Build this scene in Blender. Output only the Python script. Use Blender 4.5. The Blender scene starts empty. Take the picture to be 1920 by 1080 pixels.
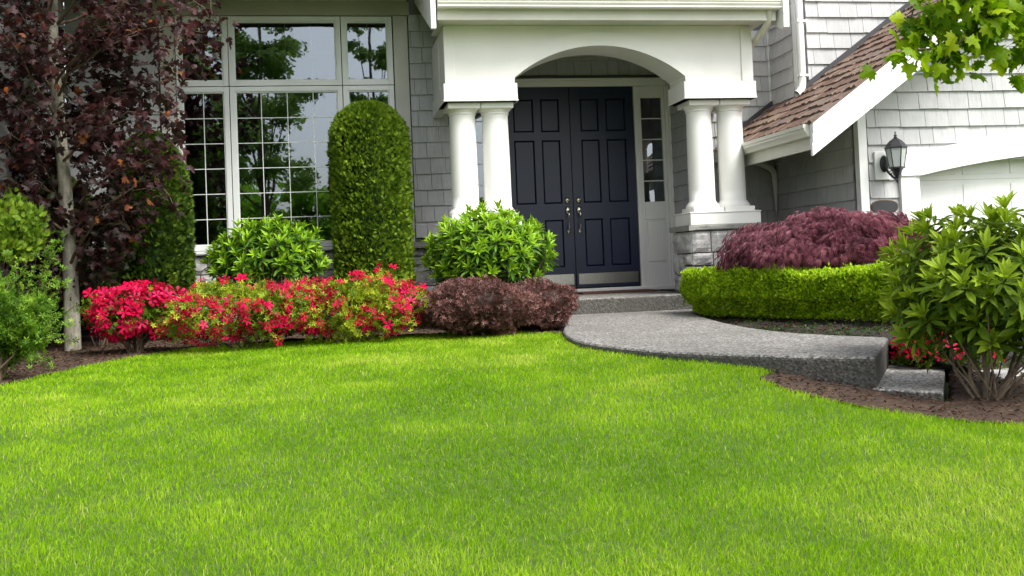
import bpy, bmesh, math, random
import numpy as np
from mathutils import Vector, Matrix, noise
RNG = np.random.default_rng(7)
random.seed(7)
R_ = math.radians
scene = bpy.context.scene
COL = scene.collection

# ------------------------------------------------------------------ camera
FPX = 1971.6
YAW, PITCH, ROLL = 0.17919362, 0.02909742, -0.04046449
cy_, sy_ = math.cos(YAW), math.sin(YAW)
CF = Vector((sy_*math.cos(PITCH), cy_*math.cos(PITCH), math.sin(PITCH)))
r0_ = Vector((cy_, -sy_, 0)); u0_ = r0_.cross(CF)
CR = (math.cos(ROLL)*r0_ + math.sin(ROLL)*u0_).normalized()
CU = (-math.sin(ROLL)*r0_ + math.cos(ROLL)*u0_).normalized()
cam = bpy.data.cameras.new('camera')
cam.sensor_width = 36; cam.lens = FPX/1920*36
cam.shift_y = -100/1920
cam.clip_end = 500; cam.clip_start = 0.05
co = bpy.data.objects.new('camera', cam); COL.objects.link(co)
co.matrix_world = Matrix(((CR.x, CU.x, -CF.x, 0), (CR.y, CU.y, -CF.y, 0), (CR.z, CU.z, -CF.z, 0), (0, 0, 0, 1)))
scene.camera = co

# ------------------------------------------------------------------ sky, sun, exposure
SUN_EL, SUN_AZ = 52.0, 140.0        # azimuth clockwise from +Y (north); 140 = behind and right of the camera
w = bpy.data.worlds.new('World'); scene.world = w; w.use_nodes = True
nt = w.node_tree; nt.nodes.clear()
sk = nt.nodes.new('ShaderNodeTexSky'); sk.sky_type = 'NISHITA'; sk.sun_disc = False
sk.sun_elevation = R_(SUN_EL); sk.sun_rotation = R_(SUN_AZ); sk.air_density = 1.0; sk.dust_density = 3.0; sk.ozone_density = 1.0
hs = nt.nodes.new('ShaderNodeHueSaturation'); hs.inputs['Saturation'].default_value = 0.30
bg = nt.nodes.new('ShaderNodeBackground'); bg.inputs['Strength'].default_value = 0.098
wo = nt.nodes.new('ShaderNodeOutputWorld')
nt.links.new(sk.outputs[0], hs.inputs['Color']); nt.links.new(hs.outputs[0], bg.inputs[0]); nt.links.new(bg.outputs[0], wo.inputs[0])
sl = bpy.data.lights.new('sun', 'SUN'); sl.energy = 1.5; sl.angle = R_(28); sl.color = (1, .97, .92)
so = bpy.data.objects.new('sun', sl); COL.objects.link(so)
sd = Vector((math.sin(R_(SUN_AZ))*math.cos(R_(SUN_EL)), math.cos(R_(SUN_AZ))*math.cos(R_(SUN_EL)), math.sin(R_(SUN_EL))))
so.rotation_euler = sd.to_track_quat('Z', 'Y').to_euler()
scene.view_settings.view_transform = 'Standard'; scene.view_settings.look = 'None'
scene.view_settings.exposure = 1.82; scene.view_settings.gamma = 1
scene.view_settings.use_curve_mapping = False
scene.cycles.max_bounces = 8; scene.cycles.transparent_max_bounces = 8
scene.cycles.use_denoising = True

# ------------------------------------------------------------------ measuring helpers
def ray(px, py): return CF + CR*((px-960)/FPX) - CU*((py-440)/FPX)
def at(px, py, Y): d = ray(px, py); return d*(Y/d.y)
def smooth(a, b, x):
    t = np.clip((x-a)/(b-a), 0, 1); return t*t*(3-2*t)
GY = [-60, -10, 0, 3, 4, 5, 6, 7, 8, 9, 12, 40]
GZ = [-2.2, -1.75, -1.22, -.90, -.775, -.655, -.615, -.603, -.597, -.590, -.575, -.5]
def gz(X, Y):
    X = np.asarray(X, float); Y = np.asarray(Y, float)
    z = np.interp(Y, GY, GZ)
    z = (z + np.interp(Y-.35, GY, GZ) + np.interp(Y+.35, GY, GZ))/3
    z = z - (.105*smooth(2.1, 3.1, X)+.08*smooth(3.4, 4.6, X))*(1-smooth(6.2, 7.6, Y))*smooth(3.4, 4.9, Y)
    return z
def ground_at(px, py):
    d = ray(px, py); t = 1.0
    lo, hi = 1.0, 30.0
    for _ in range(50):
        m = (lo+hi)/2; q = d*m
        if q.z > float(gz(q.x, q.y)): lo = m
        else: hi = m
    return d*lo

# ------------------------------------------------------------------ object helpers
def tag(o, label, cat, group=None, kind=None):
    if label: o['label'] = label
    if cat: o['category'] = cat
    if group: o['group'] = group
    if kind: o['kind'] = kind
    return o
def link(o, parent=None):
    COL.objects.link(o)
    if parent: o.parent = parent
    return o
def empty(name, loc=(0, 0, 0), parent=None):
    o = bpy.data.objects.new(name, None); o.location = loc; o.empty_display_size = .1
    return link(o, parent)
def thing(name, label, cat, loc=(0, 0, 0), group=None):
    return tag(empty(name, loc), label, cat, group)
def mesh_raw(name, v, f, mat, smooth_=False, fv=None):
    me = bpy.data.meshes.new(name)
    v = np.asarray(v, np.float32).reshape(-1, 3); f = np.asarray(f, np.int32)
    k = f.shape[1]; n = len(f)
    me.vertices.add(len(v)); me.vertices.foreach_set('co', v.ravel())
    me.loops.add(n*k); me.loops.foreach_set('vertex_index', f.ravel())
    me.polygons.add(n); me.polygons.foreach_set('loop_start', np.arange(0, n*k, k, dtype=np.int32))
    if fv is not None:
        a = me.attributes.new('v', 'FLOAT', 'FACE'); a.data.foreach_set('value', np.asarray(fv, np.float32))
    me.update(calc_edges=True)
    if smooth_: me.shade_smooth()
    else: me.shade_flat()
    me.materials.append(mat)
    return me
def obj(name, me, parent=None, world=None):
    """link a mesh given in world coordinates; the parent is an unrotated empty or a mesh at the origin"""
    o = bpy.data.objects.new(name, me)
    link(o, parent)
    if parent:
        p = Vector((0, 0, 0)); q = parent
        while q: p += q.location; q = q.parent
        o.location = -p
    return o
def bm_obj(name, bm, mat, parent=None, smooth_=False):
    me = bpy.data.meshes.new(name); bm.to_mesh(me); bm.free(); me.materials.append(mat)
    if smooth_:
        for p in me.polygons: p.use_smooth = True
    return obj(name, me, parent)
def add_box(bm, x0, x1, y0, y1, z0, z1, bev=0):
    vs = [bm.verts.new(c) for c in ((x0,y0,z0),(x1,y0,z0),(x1,y1,z0),(x0,y1,z0),(x0,y0,z1),(x1,y0,z1),(x1,y1,z1),(x0,y1,z1))]
    fs = [bm.faces.new([vs[i] for i in q]) for q in ((3,2,1,0),(4,5,6,7),(0,1,5,4),(1,2,6,5),(2,3,7,6),(3,0,4,7))]
    if bev:
        es = list({e for f in fs for e in f.edges})
        bmesh.ops.bevel(bm, geom=es, offset=bev, segments=1, affect='EDGES')
def box(name, x0, x1, y0, y1, z0, z1, mat, parent=None, bev=0):
    bm = bmesh.new(); add_box(bm, x0, x1, y0, y1, z0, z1, bev)
    return bm_obj(name, bm, mat, parent)
def boxes(name, lst, mat, parent=None, bev=0):
    bm = bmesh.new()
    for b in lst: add_box(bm, *b, bev)
    return bm_obj(name, bm, mat, parent)
def prism(name, pts, axis, a0, a1, mat, parent=None, bev=0):
    """polygon in the plane perpendicular to axis ('X': (y,z), 'Y': (x,z), 'Z': (x,y)) extruded a0..a1"""
    bm = bmesh.new()
    def P(p, a): return {'X': (a, p[0], p[1]), 'Y': (p[0], a, p[1]), 'Z': (p[0], p[1], a)}[axis]
    A = [bm.verts.new(P(p, a0)) for p in pts]; B = [bm.verts.new(P(p, a1)) for p in pts]
    bm.faces.new(A); bm.faces.new(B[::-1])
    n = len(pts)
    for i in range(n): bm.faces.new((A[i], B[i], B[(i+1) % n], A[(i+1) % n]))
    bmesh.ops.recalc_face_normals(bm, faces=bm.faces)
    if bev: bmesh.ops.bevel(bm, geom=list(bm.edges), offset=bev, segments=1, affect='EDGES')
    return bm_obj(name, bm, mat, parent)
def lathe(name, prof, cx, cy, mat, parent=None, n=32):
    v = []; f = []
    for r, z in prof:
        for i in range(n):
            a = 2*math.pi*i/n; v.append((cx+r*math.cos(a), cy+r*math.sin(a), z))
    for j in range(len(prof)-1):
        for i in range(n):
            f.append((j*n+i, j*n+(i+1) % n, (j+1)*n+(i+1) % n, (j+1)*n+i))
    return obj(name, mesh_raw(name, v, f, mat, True), parent)
def tube_geo(path, r0, r1, sides=6):
    """arrays of vertices and quads for a tapered tube"""
    P = np.asarray(path, float); n = len(P); V = []; Fq = []
    T = np.gradient(P, axis=0); T /= np.linalg.norm(T, axis=1)[:, None]+1e-9
    ref = np.array([0, 0, 1.]) if abs(T[0][2]) < .9 else np.array([1., 0, 0])
    for i in range(n):
        a = np.cross(T[i], ref); a /= np.linalg.norm(a)+1e-9; b = np.cross(T[i], a)
        r = r0+(r1-r0)*i/(n-1)
        for k in range(sides):
            t = 2*math.pi*k/sides; V.append(P[i]+r*(math.cos(t)*a+math.sin(t)*b))
    for i in range(n-1):
        for k in range(sides):
            Fq.append((i*sides+k, i*sides+(k+1) % sides, (i+1)*sides+(k+1) % sides, (i+1)*sides+k))
    return np.array(V), np.array(Fq)
def tubes(name, lst, mat, parent=None, sides=6):
    VV = []; FF = []; o = 0
    for path, a, b in lst:
        v, f = tube_geo(path, a, b, sides); VV.append(v); FF.append(f+o); o += len(v)
    return obj(name, mesh_raw(name, np.concatenate(VV), np.concatenate(FF), mat, True), parent)
def curve_path(a, b, bend=(0, 0, 0), n=6, jit=0.0):
    a = np.array(a, float); b = np.array(b, float); bend = np.array(bend, float)
    out = []
    for i in range(n):
        t = i/(n-1); q = a+(b-a)*t+bend*4*t*(1-t)
        if jit and 0 < i < n-1: q = q+RNG.normal(0, jit, 3)
        out.append(q)
    return out

# ------------------------------------------------------------------ materials
def newmat(name):
    m = bpy.data.materials.new(name); m.use_nodes = True
    nt = m.node_tree; b = nt.nodes['Principled BSDF']; return m, nt, b
def N(nt, t, **kw):
    n = nt.nodes.new(t)
    for k, v in kw.items():
        if k in n.inputs.keys(): n.inputs[k].default_value = v
        else: setattr(n, k, v)
    return n
def coords(nt, scale=(1, 1, 1)):
    g = N(nt, 'ShaderNodeNewGeometry'); mp = N(nt, 'ShaderNodeMapping'); mp.inputs['Scale'].default_value = scale
    nt.links.new(g.outputs['Position'], mp.inputs['Vector']); return mp.outputs[0]
def ramp(nt, src, stops):
    r = N(nt, 'ShaderNodeValToRGB'); cr = r.color_ramp
    while len(cr.elements) > 1: cr.elements.remove(cr.elements[-1])
    cr.elements[0].position = stops[0][0]; cr.elements[0].color = (*stops[0][1], 1)
    for p, c in stops[1:]:
        e = cr.elements.new(p); e.color = (*c, 1)
    nt.links.new(src, r.inputs[0]); return r.outputs[0]
def mixc(nt, fac, a, b, mode='MIX'):
    m = N(nt, 'ShaderNodeMix', data_type='RGBA', blend_type=mode)
    for s, i in ((fac, 0), (a, 6), (b, 7)):
        if hasattr(s, 'links'): nt.links.new(s, m.inputs[i])
        else: m.inputs[i].default_value = s if i == 0 else (*s, 1)
    return m.outputs[2]
def noise_(nt, vec, scale, detail=4, rough=.55):
    n = N(nt, 'ShaderNodeTexNoise'); n.inputs['Scale'].default_value = scale; n.inputs['Detail'].default_value = detail
    n.inputs['Roughness'].default_value = rough; nt.links.new(vec, n.inputs['Vector']); return n.outputs[0]
def bump(nt, b, h, strength, dist=.01):
    n = N(nt, 'ShaderNodeBump'); n.inputs['Strength'].default_value = strength; n.inputs['Distance'].default_value = dist
    nt.links.new(h, n.inputs['Height']); nt.links.new(n.outputs[0], b.inputs['Normal'])
def paint(name, col, rough=.5, var=.06, bs=.05, dirt=.12):
    m, nt, b = newmat(name); v = coords(nt)
    n = noise_(nt, v, 2.5, 6); dk = tuple(c*(1-dirt) for c in col)
    c = ramp(nt, n, [(.3, dk), (.62, col)])
    sv = coords(nt, (30, 30, 2.2)); n3 = noise_(nt, sv, 1.0, 4)
    c = mixc(nt, ramp(nt, n3, [(.55, (0, 0, 0)), (.8, (.5, .5, .5))]), c, tuple(k*(1-dirt*.9) for k in col))
    nt.links.new(c, b.inputs['Base Color']); b.inputs['Roughness'].default_value = rough
    n2 = noise_(nt, v, 60, 5); bump(nt, b, n2, bs, .004); return m
M = {}
M['trim'] = paint('white_paint', (.80, .79, .75), .45, dirt=.06)
M['bright_trim'] = paint('bright_white_paint', (.84, .84, .82), .4)
M['frame'] = paint('window_frame_paint', (.72, .74, .72), .4)
M['header_shaded'] = paint('shaded_header_paint', (.36, .35, .28), .6)  # beige trim darkened: the eave's shade is put into the colour
M['soffit'] = paint('brown_soffit_stain', (.17, .16, .11), .7)
M['taupe'] = paint('beige_trim_paint', (.50, .49, .44), .5)
M['door'] = paint('navy_door_paint', (.009, .015, .042), .42, bs=.02)
M['gutter'] = paint('gutter_paint', (.66, .65, .57), .35)
M['downspout'] = paint('downspout_paint', (.62, .62, .58), .4)
def siding(name, a, b_):
    m, nt, b = newmat(name); oi = N(nt, 'ShaderNodeObjectInfo'); v = coords(nt, (45, 45, 3.0))
    at_ = N(nt, 'ShaderNodeAttribute', attribute_name='v')
    add = N(nt, 'ShaderNodeMath', operation='ADD'); nt.links.new(oi.outputs['Random'], add.inputs[0]); nt.links.new(at_.outputs['Fac'], add.inputs[1])
    fr = N(nt, 'ShaderNodeMath', operation='FRACT'); nt.links.new(add.outputs[0], fr.inputs[0])
    c = ramp(nt, fr.outputs[0], [(0, a), (.7, tuple((x+y)/2 for x, y in zip(a, b_))), (1, b_)])
    g = noise_(nt, v, 1.0, 5, .6)
    c = mixc(nt, ramp(nt, g, [(.35, (.55, .55, .55)), (.6, (0, 0, 0))]), c, tuple(x*.80 for x in a))
    blot = noise_(nt, coords(nt), 3.0, 5)
    c = mixc(nt, ramp(nt, blot, [(.52, (0, 0, 0)), (.75, (.45, .45, .45))]), c, tuple(x*1.12 for x in b_))
    nt.links.new(c, b.inputs['Base Color']); b.inputs['Roughness'].default_value = .75
    bump(nt, b, g, .35, .004); return m
M['shingle'] = siding('grey_shingle_paint', (.40, .405, .405), (.475, .475, .47))
M['felt'] = paint('wall_backing', (.13, .13, .135), .9)
def stone_mat(name, cols, sc=6):
    m, nt, b = newmat(name); oi = N(nt, 'ShaderNodeObjectInfo'); v = coords(nt)
    mp = N(nt, 'ShaderNodeVectorMath', operation='ADD'); sc2 = N(nt, 'ShaderNodeMath', operation='MULTIPLY'); sc2.inputs[1].default_value = 9
    nt.links.new(oi.outputs['Random'], sc2.inputs[0]); nt.links.new(v, mp.inputs[0]); nt.links.new(sc2.outputs[0], mp.inputs[1])
    n = noise_(nt, mp.outputs[0], sc, 8, .65)
    c = ramp(nt, n, [(.28+.12*i*3/len(cols), k) for i, k in enumerate(cols)])
    c = mixc(nt, .25, c, ramp(nt, oi.outputs['Random'], [(0, (.16, .16, .19)), (.5, (.34, .33, .33)), (.8, (.38, .33, .26)), (1, (.25, .27, .3))]))
    nt.links.new(c, b.inputs['Base Color']); b.inputs['Roughness'].default_value = .85
    bump(nt, b, noise_(nt, v, 30, 8, .7), .8, .02); return m
M['stone'] = stone_mat('ashlar_stone', [(.10, .10, .12), (.24, .24, .26), (.38, .37, .36), (.50, .48, .45)])
M['cap'] = stone_mat('cap_stone_rock', [(.14, .14, .12), (.22, .22, .19), (.30, .30, .26)], 10)
M['mortar'] = paint('mortar', (.10, .10, .10), .95)
# exposed aggregate concrete
def aggregate(name, lum):
    m, nt, b = newmat(name); v = coords(nt)
    vo = N(nt, 'ShaderNodeTexVoronoi'); vo.inputs['Scale'].default_value = 75; nt.links.new(v, vo.inputs['Vector'])
    sep = N(nt, 'ShaderNodeSeparateColor'); nt.links.new(vo.outputs['Color'], sep.inputs[0])
    L = lum
    c = ramp(nt, sep.outputs[0], [(0, (.05*L, .05*L, .05*L)), (.3, (.2*L, .19*L, .175*L)), (.65, (.36*L, .34*L, .31*L)), (1, (.62*L, .6*L, .56*L))])
    big = noise_(nt, v, 1.6, 5)
    c = mixc(nt, ramp(nt, big, [(.35, (.45, .45, .45)), (.6, (0, 0, 0))]), c, (.16*L, .155*L, .135*L))
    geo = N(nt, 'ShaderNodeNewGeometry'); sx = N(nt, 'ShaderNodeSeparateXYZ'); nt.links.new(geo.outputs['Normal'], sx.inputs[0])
    # upright faces blended towards a dark brown
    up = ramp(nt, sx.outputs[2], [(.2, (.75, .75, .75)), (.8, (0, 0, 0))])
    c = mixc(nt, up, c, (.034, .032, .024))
    nt.links.new(c, b.inputs['Base Color']); b.inputs['Roughness'].default_value = .8
    bump(nt, b, vo.outputs['Distance'], .6, .006); return m
M['aggregate'] = aggregate('exposed_aggregate', .56)
M['aggregate_light'] = aggregate('exposed_aggregate_pale', 1.2)
def soil(name, cols, s=18):
    m, nt, b = newmat(name); v = coords(nt)
    n = noise_(nt, v, s, 10, .75); vo = N(nt, 'ShaderNodeTexVoronoi'); vo.inputs['Scale'].default_value = 55; nt.links.new(v, vo.inputs['Vector'])
    c = ramp(nt, n, [(.3, cols[0]), (.5, cols[1]), (.7, cols[2])])
    sep = N(nt, 'ShaderNodeSeparateColor'); nt.links.new(vo.outputs['Color'], sep.inputs[0])
    c = mixc(nt, ramp(nt, sep.outputs[0], [(.8, (0, 0, 0)), (.95, (.7, .7, .7))]), c, cols[3])
    nt.links.new(c, b.inputs['Base Color']); b.inputs['Roughness'].default_value = .95
    bump(nt, b, n, 1.0, .03); return m
M['mulch'] = soil('bark_mulch', [(.018, .009, .005), (.048, .024, .012), (.085, .044, .023), (.15, .09, .05)])
M['grass_soil'] = soil('lawn_soil', [(.05, .08, .008), (.07, .13, .012), (.10, .18, .014), (.14, .20, .02)])
M['far_ground'] = soil('far_lawn', [(.05, .10, .015), (.07, .14, .02), (.09, .17, .025), (.1, .18, .03)], 2)
M['moss'] = soil('mossy_soil', [(.006, .005, .003), (.011, .010, .005), (.02, .022, .006), (.03, .024, .013)])
def leafmat(name, stops, rough=.45, trans=.35, spec=.4):
    m, nt, b = newmat(name); at_ = N(nt, 'ShaderNodeAttribute', attribute_name='v')
    v = coords(nt); n = noise_(nt, v, 25, 3)
    ad = N(nt, 'ShaderNodeMath', operation='MULTIPLY_ADD'); nt.links.new(n, ad.inputs[0]); ad.inputs[1].default_value = .3
    s2 = N(nt, 'ShaderNodeMath', operation='SUBTRACT'); nt.links.new(at_.outputs['Fac'], s2.inputs[0]); s2.inputs[1].default_value = .15
    nt.links.new(s2.outputs[0], ad.inputs[2])
    c = ramp(nt, ad.outputs[0], stops); nt.links.new(c, b.inputs['Base Color']); b.inputs['Roughness'].default_value = rough
    b.inputs['Specular IOR Level'].default_value = spec
    tr = N(nt, 'ShaderNodeBsdfTranslucent'); nt.links.new(c, tr.inputs['Color'])
    mx = N(nt, 'ShaderNodeMixShader'); mx.inputs[0].default_value = trans
    out = nt.nodes['Material Output']; nt.links.new(b.outputs[0], mx.inputs[1]); nt.links.new(tr.outputs[0], mx.inputs[2]); nt.links.new(mx.outputs[0], out.inputs[0])
    return m
def bark(name, a, c2, s=12):
    m, nt, b = newmat(name); v = coords(nt, (1, 1, .35)); n = noise_(nt, v, s, 8, .7)
    c = ramp(nt, n, [(.35, a), (.65, c2)]); nt.links.new(c, b.inputs['Base Color']); b.inputs['Roughness'].default_value = .85
    bump(nt, b, n, .7, .01); return m
M['trunk_grey'] = bark('grey_bark', (.11, .10, .07), (.40, .38, .30), 16)
M['twig'] = bark('brown_twig', (.05, .035, .02), (.16, .11, .07), 30)
M['stem'] = bark('pale_stem', (.06, .042, .026), (.19, .14, .09), 25)
def metal(name, col, rough):
    m, nt, b = newmat(name); v = coords(nt); n = noise_(nt, v, 40, 3)
    nt.links.new(ramp(nt, n, [(.3, tuple(x*.8 for x in col)), (.7, col)]), b.inputs['Base Color'])
    b.inputs['Metallic'].default_value = 1; b.inputs['Roughness'].default_value = rough; return m
M['brass'] = metal('aged_brass', (.80, .76, .62), .25)
M['kick'] = metal('brushed_kick_plate', (.60, .58, .52), .32)
M['iron'] = paint('black_iron', (.02, .02, .025), .4)
m, nt, b = newmat('lantern_glass'); b.inputs['Base Color'].default_value = (.75, .78, .78, 1); b.inputs['Roughness'].default_value = .12  # whitish base colour stands in for reflections on the panes
b.inputs['Transmission Weight'].default_value = .35; nt.links.new(ramp(nt, noise_(nt, coords(nt), 30, 2), [(0, (.7, .74, .74)), (1, (.85, .87, .86))]), b.inputs['Base Color']); M['lglass'] = m
# coated window glass
m = bpy.data.materials.new('window_glass'); m.use_nodes = True; nt = m.node_tree; nt.nodes.clear()
tr = N(nt, 'ShaderNodeBsdfTransparent'); tr.inputs[0].default_value = (.62, .66, .64, 1)
gl = N(nt, 'ShaderNodeBsdfGlossy'); gl.inputs['Roughness'].default_value = .012; gl.inputs['Color'].default_value = (.74, .80, .88, 1)
fz = N(nt, 'ShaderNodeFresnel'); fz.inputs[0].default_value = 2.5
nzz = noise_(nt, coords(nt), .9, 2); bp = N(nt, 'ShaderNodeBump'); bp.inputs['Strength'].default_value = .10; bp.inputs['Distance'].default_value = .03
nt.links.new(nzz, bp.inputs['Height']); nt.links.new(bp.outputs[0], gl.inputs['Normal'])
mx = N(nt, 'ShaderNodeMixShader'); out = N(nt, 'ShaderNodeOutputMaterial')
nt.links.new(fz.outputs[0], mx.inputs[0]); nt.links.new(tr.outputs[0], mx.inputs[1]); nt.links.new(gl.outputs[0], mx.inputs[2]); nt.links.new(mx.outputs[0], out.inputs[0])
M['glass'] = m
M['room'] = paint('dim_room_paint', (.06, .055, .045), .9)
m, nt, b = newmat('cedar_shake'); oi = N(nt, 'ShaderNodeObjectInfo'); g = noise_(nt, coords(nt, (4, 40, 4)), 1.5, 6, .65)
c = ramp(nt, oi.outputs['Random'], [(0, (.115, .068, .048)), (.35, (.17, .105, .075)), (.7, (.25, .18, .135)), (1, (.15, .12, .105))])
c = mixc(nt, ramp(nt, g, [(.35, (.8, .8, .8)), (.65, (0, 0, 0))]), c, (.10, .055, .038))
nt.links.new(c, b.inputs['Base Color']); b.inputs['Roughness'].default_value = .85; bump(nt, b, g, .8, .012); M['shake'] = m
M['flash'] = paint('dark_flashing', (.035, .035, .04), .6)
M['mat'] = paint('door_mat_fibre', (.10, .035, .025), .95)
M['bronze'] = paint('plaque_bronze', (.018, .018, .022), .45)
M['goldrim'] = paint('plaque_rim', (.10, .055, .02), .4)
M['asphalt'] = paint('driveway_concrete', (.30, .29, .27), .9)

# ------------------------------------------------------------------ ground
def sheet(name, xs, ys, zf, mat, mask=None, kind='structure', lift=0):
    X, Y = np.meshgrid(xs, ys); Z = zf(X, Y)+lift
    V = np.stack([X, Y, Z], -1).reshape(-1, 3); nx = len(xs); ny = len(ys)
    i, j = np.meshgrid(np.arange(nx-1), np.arange(ny-1)); a = (j*nx+i).ravel()
    Fq = np.stack([a, a+1, a+nx+1, a+nx], 1)
    if mask is not None:
        C = V[Fq].mean(1); Fq = Fq[mask(C[:, 0], C[:, 1])]
        u, inv = np.unique(Fq, return_inverse=True); V = V[u]; Fq = inv.reshape(-1, 4)
    o = obj(name, mesh_raw(name, V, Fq, mat, True)); o['kind'] = kind; return o
def inpoly(px, py, poly):
    res = np.zeros(px.shape, bool); n = len(poly)
    for i in range(n):
        x0, y0 = poly[i][:2]; x1, y1 = poly[(i+1) % n][:2]
        c = ((y0 > py) != (y1 > py)) & (px < (x1-x0)*(py-y0)/((y1-y0) if y1 != y0 else 1e-9)+x0)
        res ^= c
    return res
edge_px = [(0,728),(40,717),(80,708),(150,692),(250,672),(370,655),(470,643),(560,637),(700,630),(800,627),(940,626),(1050,627),(1075,640),(1120,650),
           (1200,661),(1300,668),(1380,674),(1430,681),(1458,690),(1464,697),(1440,705),(1424,712),(1440,722),(1480,737),(1540,751),(1600,764),(1700,780),(1800,793),(1920,801)]
edge = [tuple(ground_at(*p))[:2] for p in edge_px]
e0 = edge[0]; e1 = edge[-1]
LAWN = [(-9.0, -2.0), (-9.0, e0[1]-2.2), (-4.0, e0[1]-1.3)] + edge + [(e1[0]+1.0, e1[1]-.5), (6.0, e1[1]-1.5), (6.0, -2.0)]
def noise2(X, Y, s, seed=0.0):
    return np.array([noise.noise((x*s+seed, y*s, seed)) for x, y in zip(np.ravel(X), np.ravel(Y))]).reshape(np.shape(X))
xs_far = np.concatenate([np.linspace(-90, -12, 14), np.linspace(-10, 12, 45), np.linspace(14, 90, 14)])
ys_far = np.concatenate([np.linspace(-90, -12, 14), np.linspace(-10, 14, 49), np.linspace(16, 120, 14)])
sheet('ground', xs_far, ys_far, lambda X, Y: gz(X, Y)-.05, M['far_ground'])
def wz(Y): return -.53+.006*(Y-10.6)
def onwalk(px, py):
    d = ray(px, py); # plane z = -.53+.006*(y-10.6)
    t = (-.53-.006*10.6)/(d.z-.006*d.y); return d*t
FR = onwalk(1640, 669); RR = onwalk(1666, 632)
ax = Vector((RR.x-FR.x, RR.y-FR.y, 0)).normalized(); pd = Vector((ax.y, -ax.x, 0))   # away from the slab end
wdt = (Vector((RR.x, RR.y, 0))-Vector((FR.x, FR.y, 0))).length
F0 = Vector((FR.x, FR.y, 0))+ax*.05
def sp(a, l): q = F0+ax*a+pd*l; return (q.x, q.y)
STEP = [sp(-.06, -.30), sp(wdt+.0, -.30), sp(wdt+.0, .36), sp(-.20, .36)]
def bedz(X, Y): return gz(X, Y)+.012+.012*noise2(X, Y, 5)+.008*noise2(X, Y, 19, 3.)-.10*inpoly(X, Y, STEP)
sheet('mulch_bed', np.arange(-6, 7.5, .045), np.arange(2.4, 12.6, .045), bedz, M['mulch'], mask=lambda x, y: ~inpoly(x, y, LAWN))
sheet('lawn', np.arange(-9, 6, .06), np.arange(-2, 9.2, .06), lambda X, Y: gz(X, Y)+.004, M['grass_soil'], mask=lambda x, y: inpoly(x, y, LAWN))
# hedge bed, level with the walk and falling beside the steps
def hbz(X, Y): return -.570+.022*noise2(X, Y, 4)-.33*(1-smooth(5.5, 6.8, Y))*smooth(3.4, 3.9, X)
hb_poly = [(3.15,6.6),(3.50,6.25),(3.62,5.5),(7,5.5),(7,9.7),(5.35,9.7),(5.35,11.7),(3.85,11.7),(3.62,10.6),(3.40,9.6),(3.33,8.6),(3.10,7.5)]
sheet('hedge_bed', np.arange(3.0, 7, .05), np.arange(5.4, 11.8, .05), hbz, M['moss'], mask=lambda x, y: inpoly(x, y, hb_poly))
# mulch chips
def diamonds(n, sampler, size, name, mat, parent=None, kind='stuff', label=None, cat=None):
    pass

# walkway slab, landing and steps
wl = [onwalk(*p) for p in [(1060,606),(1056,614),(1055,621),(1062,629),(1075,636),(1095,642),(1120,646),(1160,651),(1200,655),(1250,658.5),(1300,661),(1350,663),(1400,664.5),(1450,666),(1500,667),(1560,668),(1600,668.5),(1640,669)]]
wr = [onwalk(*p) for p in [(1666,632),(1620,630.5),(1560,628),(1500,624.5),(1450,620),(1400,613),(1360,605),(1330,597),(1300,588)]]
walk_poly = [(2.05, 10.50), (1.98, 10.0), (1.93, 9.4)]+[(p.x, p.y) for p in wl]+[(p.x, p.y) for p in wr]+[(3.75, 10.2), (3.85, 10.50)]
def slab(name, poly, zf, thick, mat, rnd=.025):
    bm = bmesh.new()
    top = [bm.verts.new((x, y, zf(y))) for x, y in poly]
    f = bm.faces.new(top)
    if f.normal.z < 0: f.normal_flip()
    f.normal_update()
    if f.normal.z < 0: bmesh.ops.reverse_faces(bm, faces=[f])
    n = len(top)
    bot = [bm.verts.new((x, y, zf(y)-thick)) for x, y in poly]
    for i in range(n): bm.faces.new((top[i], bot[i], bot[(i+1) % n], top[(i+1) % n]))
    bmesh.ops.recalc_face_normals(bm, faces=bm.faces)
    te = [e for e in bm.edges if all(v in top for v in e.verts)]
    bmesh.ops.bevel(bm, geom=te, offset=rnd, segments=3, affect='EDGES', profile=.5)
    o = bm_obj(name, bm, mat); o['kind'] = 'structure'; return o
slab('walkway', walk_poly, wz, .42, M['aggregate'])
slab('porch_step', [(1.95,10.49),(3.95,10.49),(3.95,12.6),(1.95,12.6)], lambda y: -.372, .4, M['aggregate'], .02)
slab('walkway_step', [sp(-.10, -.02), sp(wdt-.06, -.02), sp(wdt-.06, .33), sp(-.22, .33)], lambda y: -.728, .35, M['aggregate_light'], .008)
slab('lower_path', [sp(0, .35), sp(wdt, .35), sp(wdt, 1.6), sp(0, 1.6)], lambda y: -.895, .2, M['aggregate'], .012)

# ------------------------------------------------------------------ house
house = thing('house', 'two storey grey shingled house with white columned entry porch and navy double doors', 'house', (3, 11.7, -.5))
def part(name): return empty(name, (0, 0, 0), house)
def hpart(name):
    o = bpy.data.objects.new(name, None); COL.objects.link(o); o.parent = house; o.location = -house.location; return o
YW, YD, YG, XS, YU = 11.72, 12.5, 9.72, 5.33, 11.0
RX0, RZ0, RM = 4.56, 1.245, .71         # garage roof line: z = RZ0 + RM (x - RX0)
def roofz(x): return RZ0+RM*(x-RX0)
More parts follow.
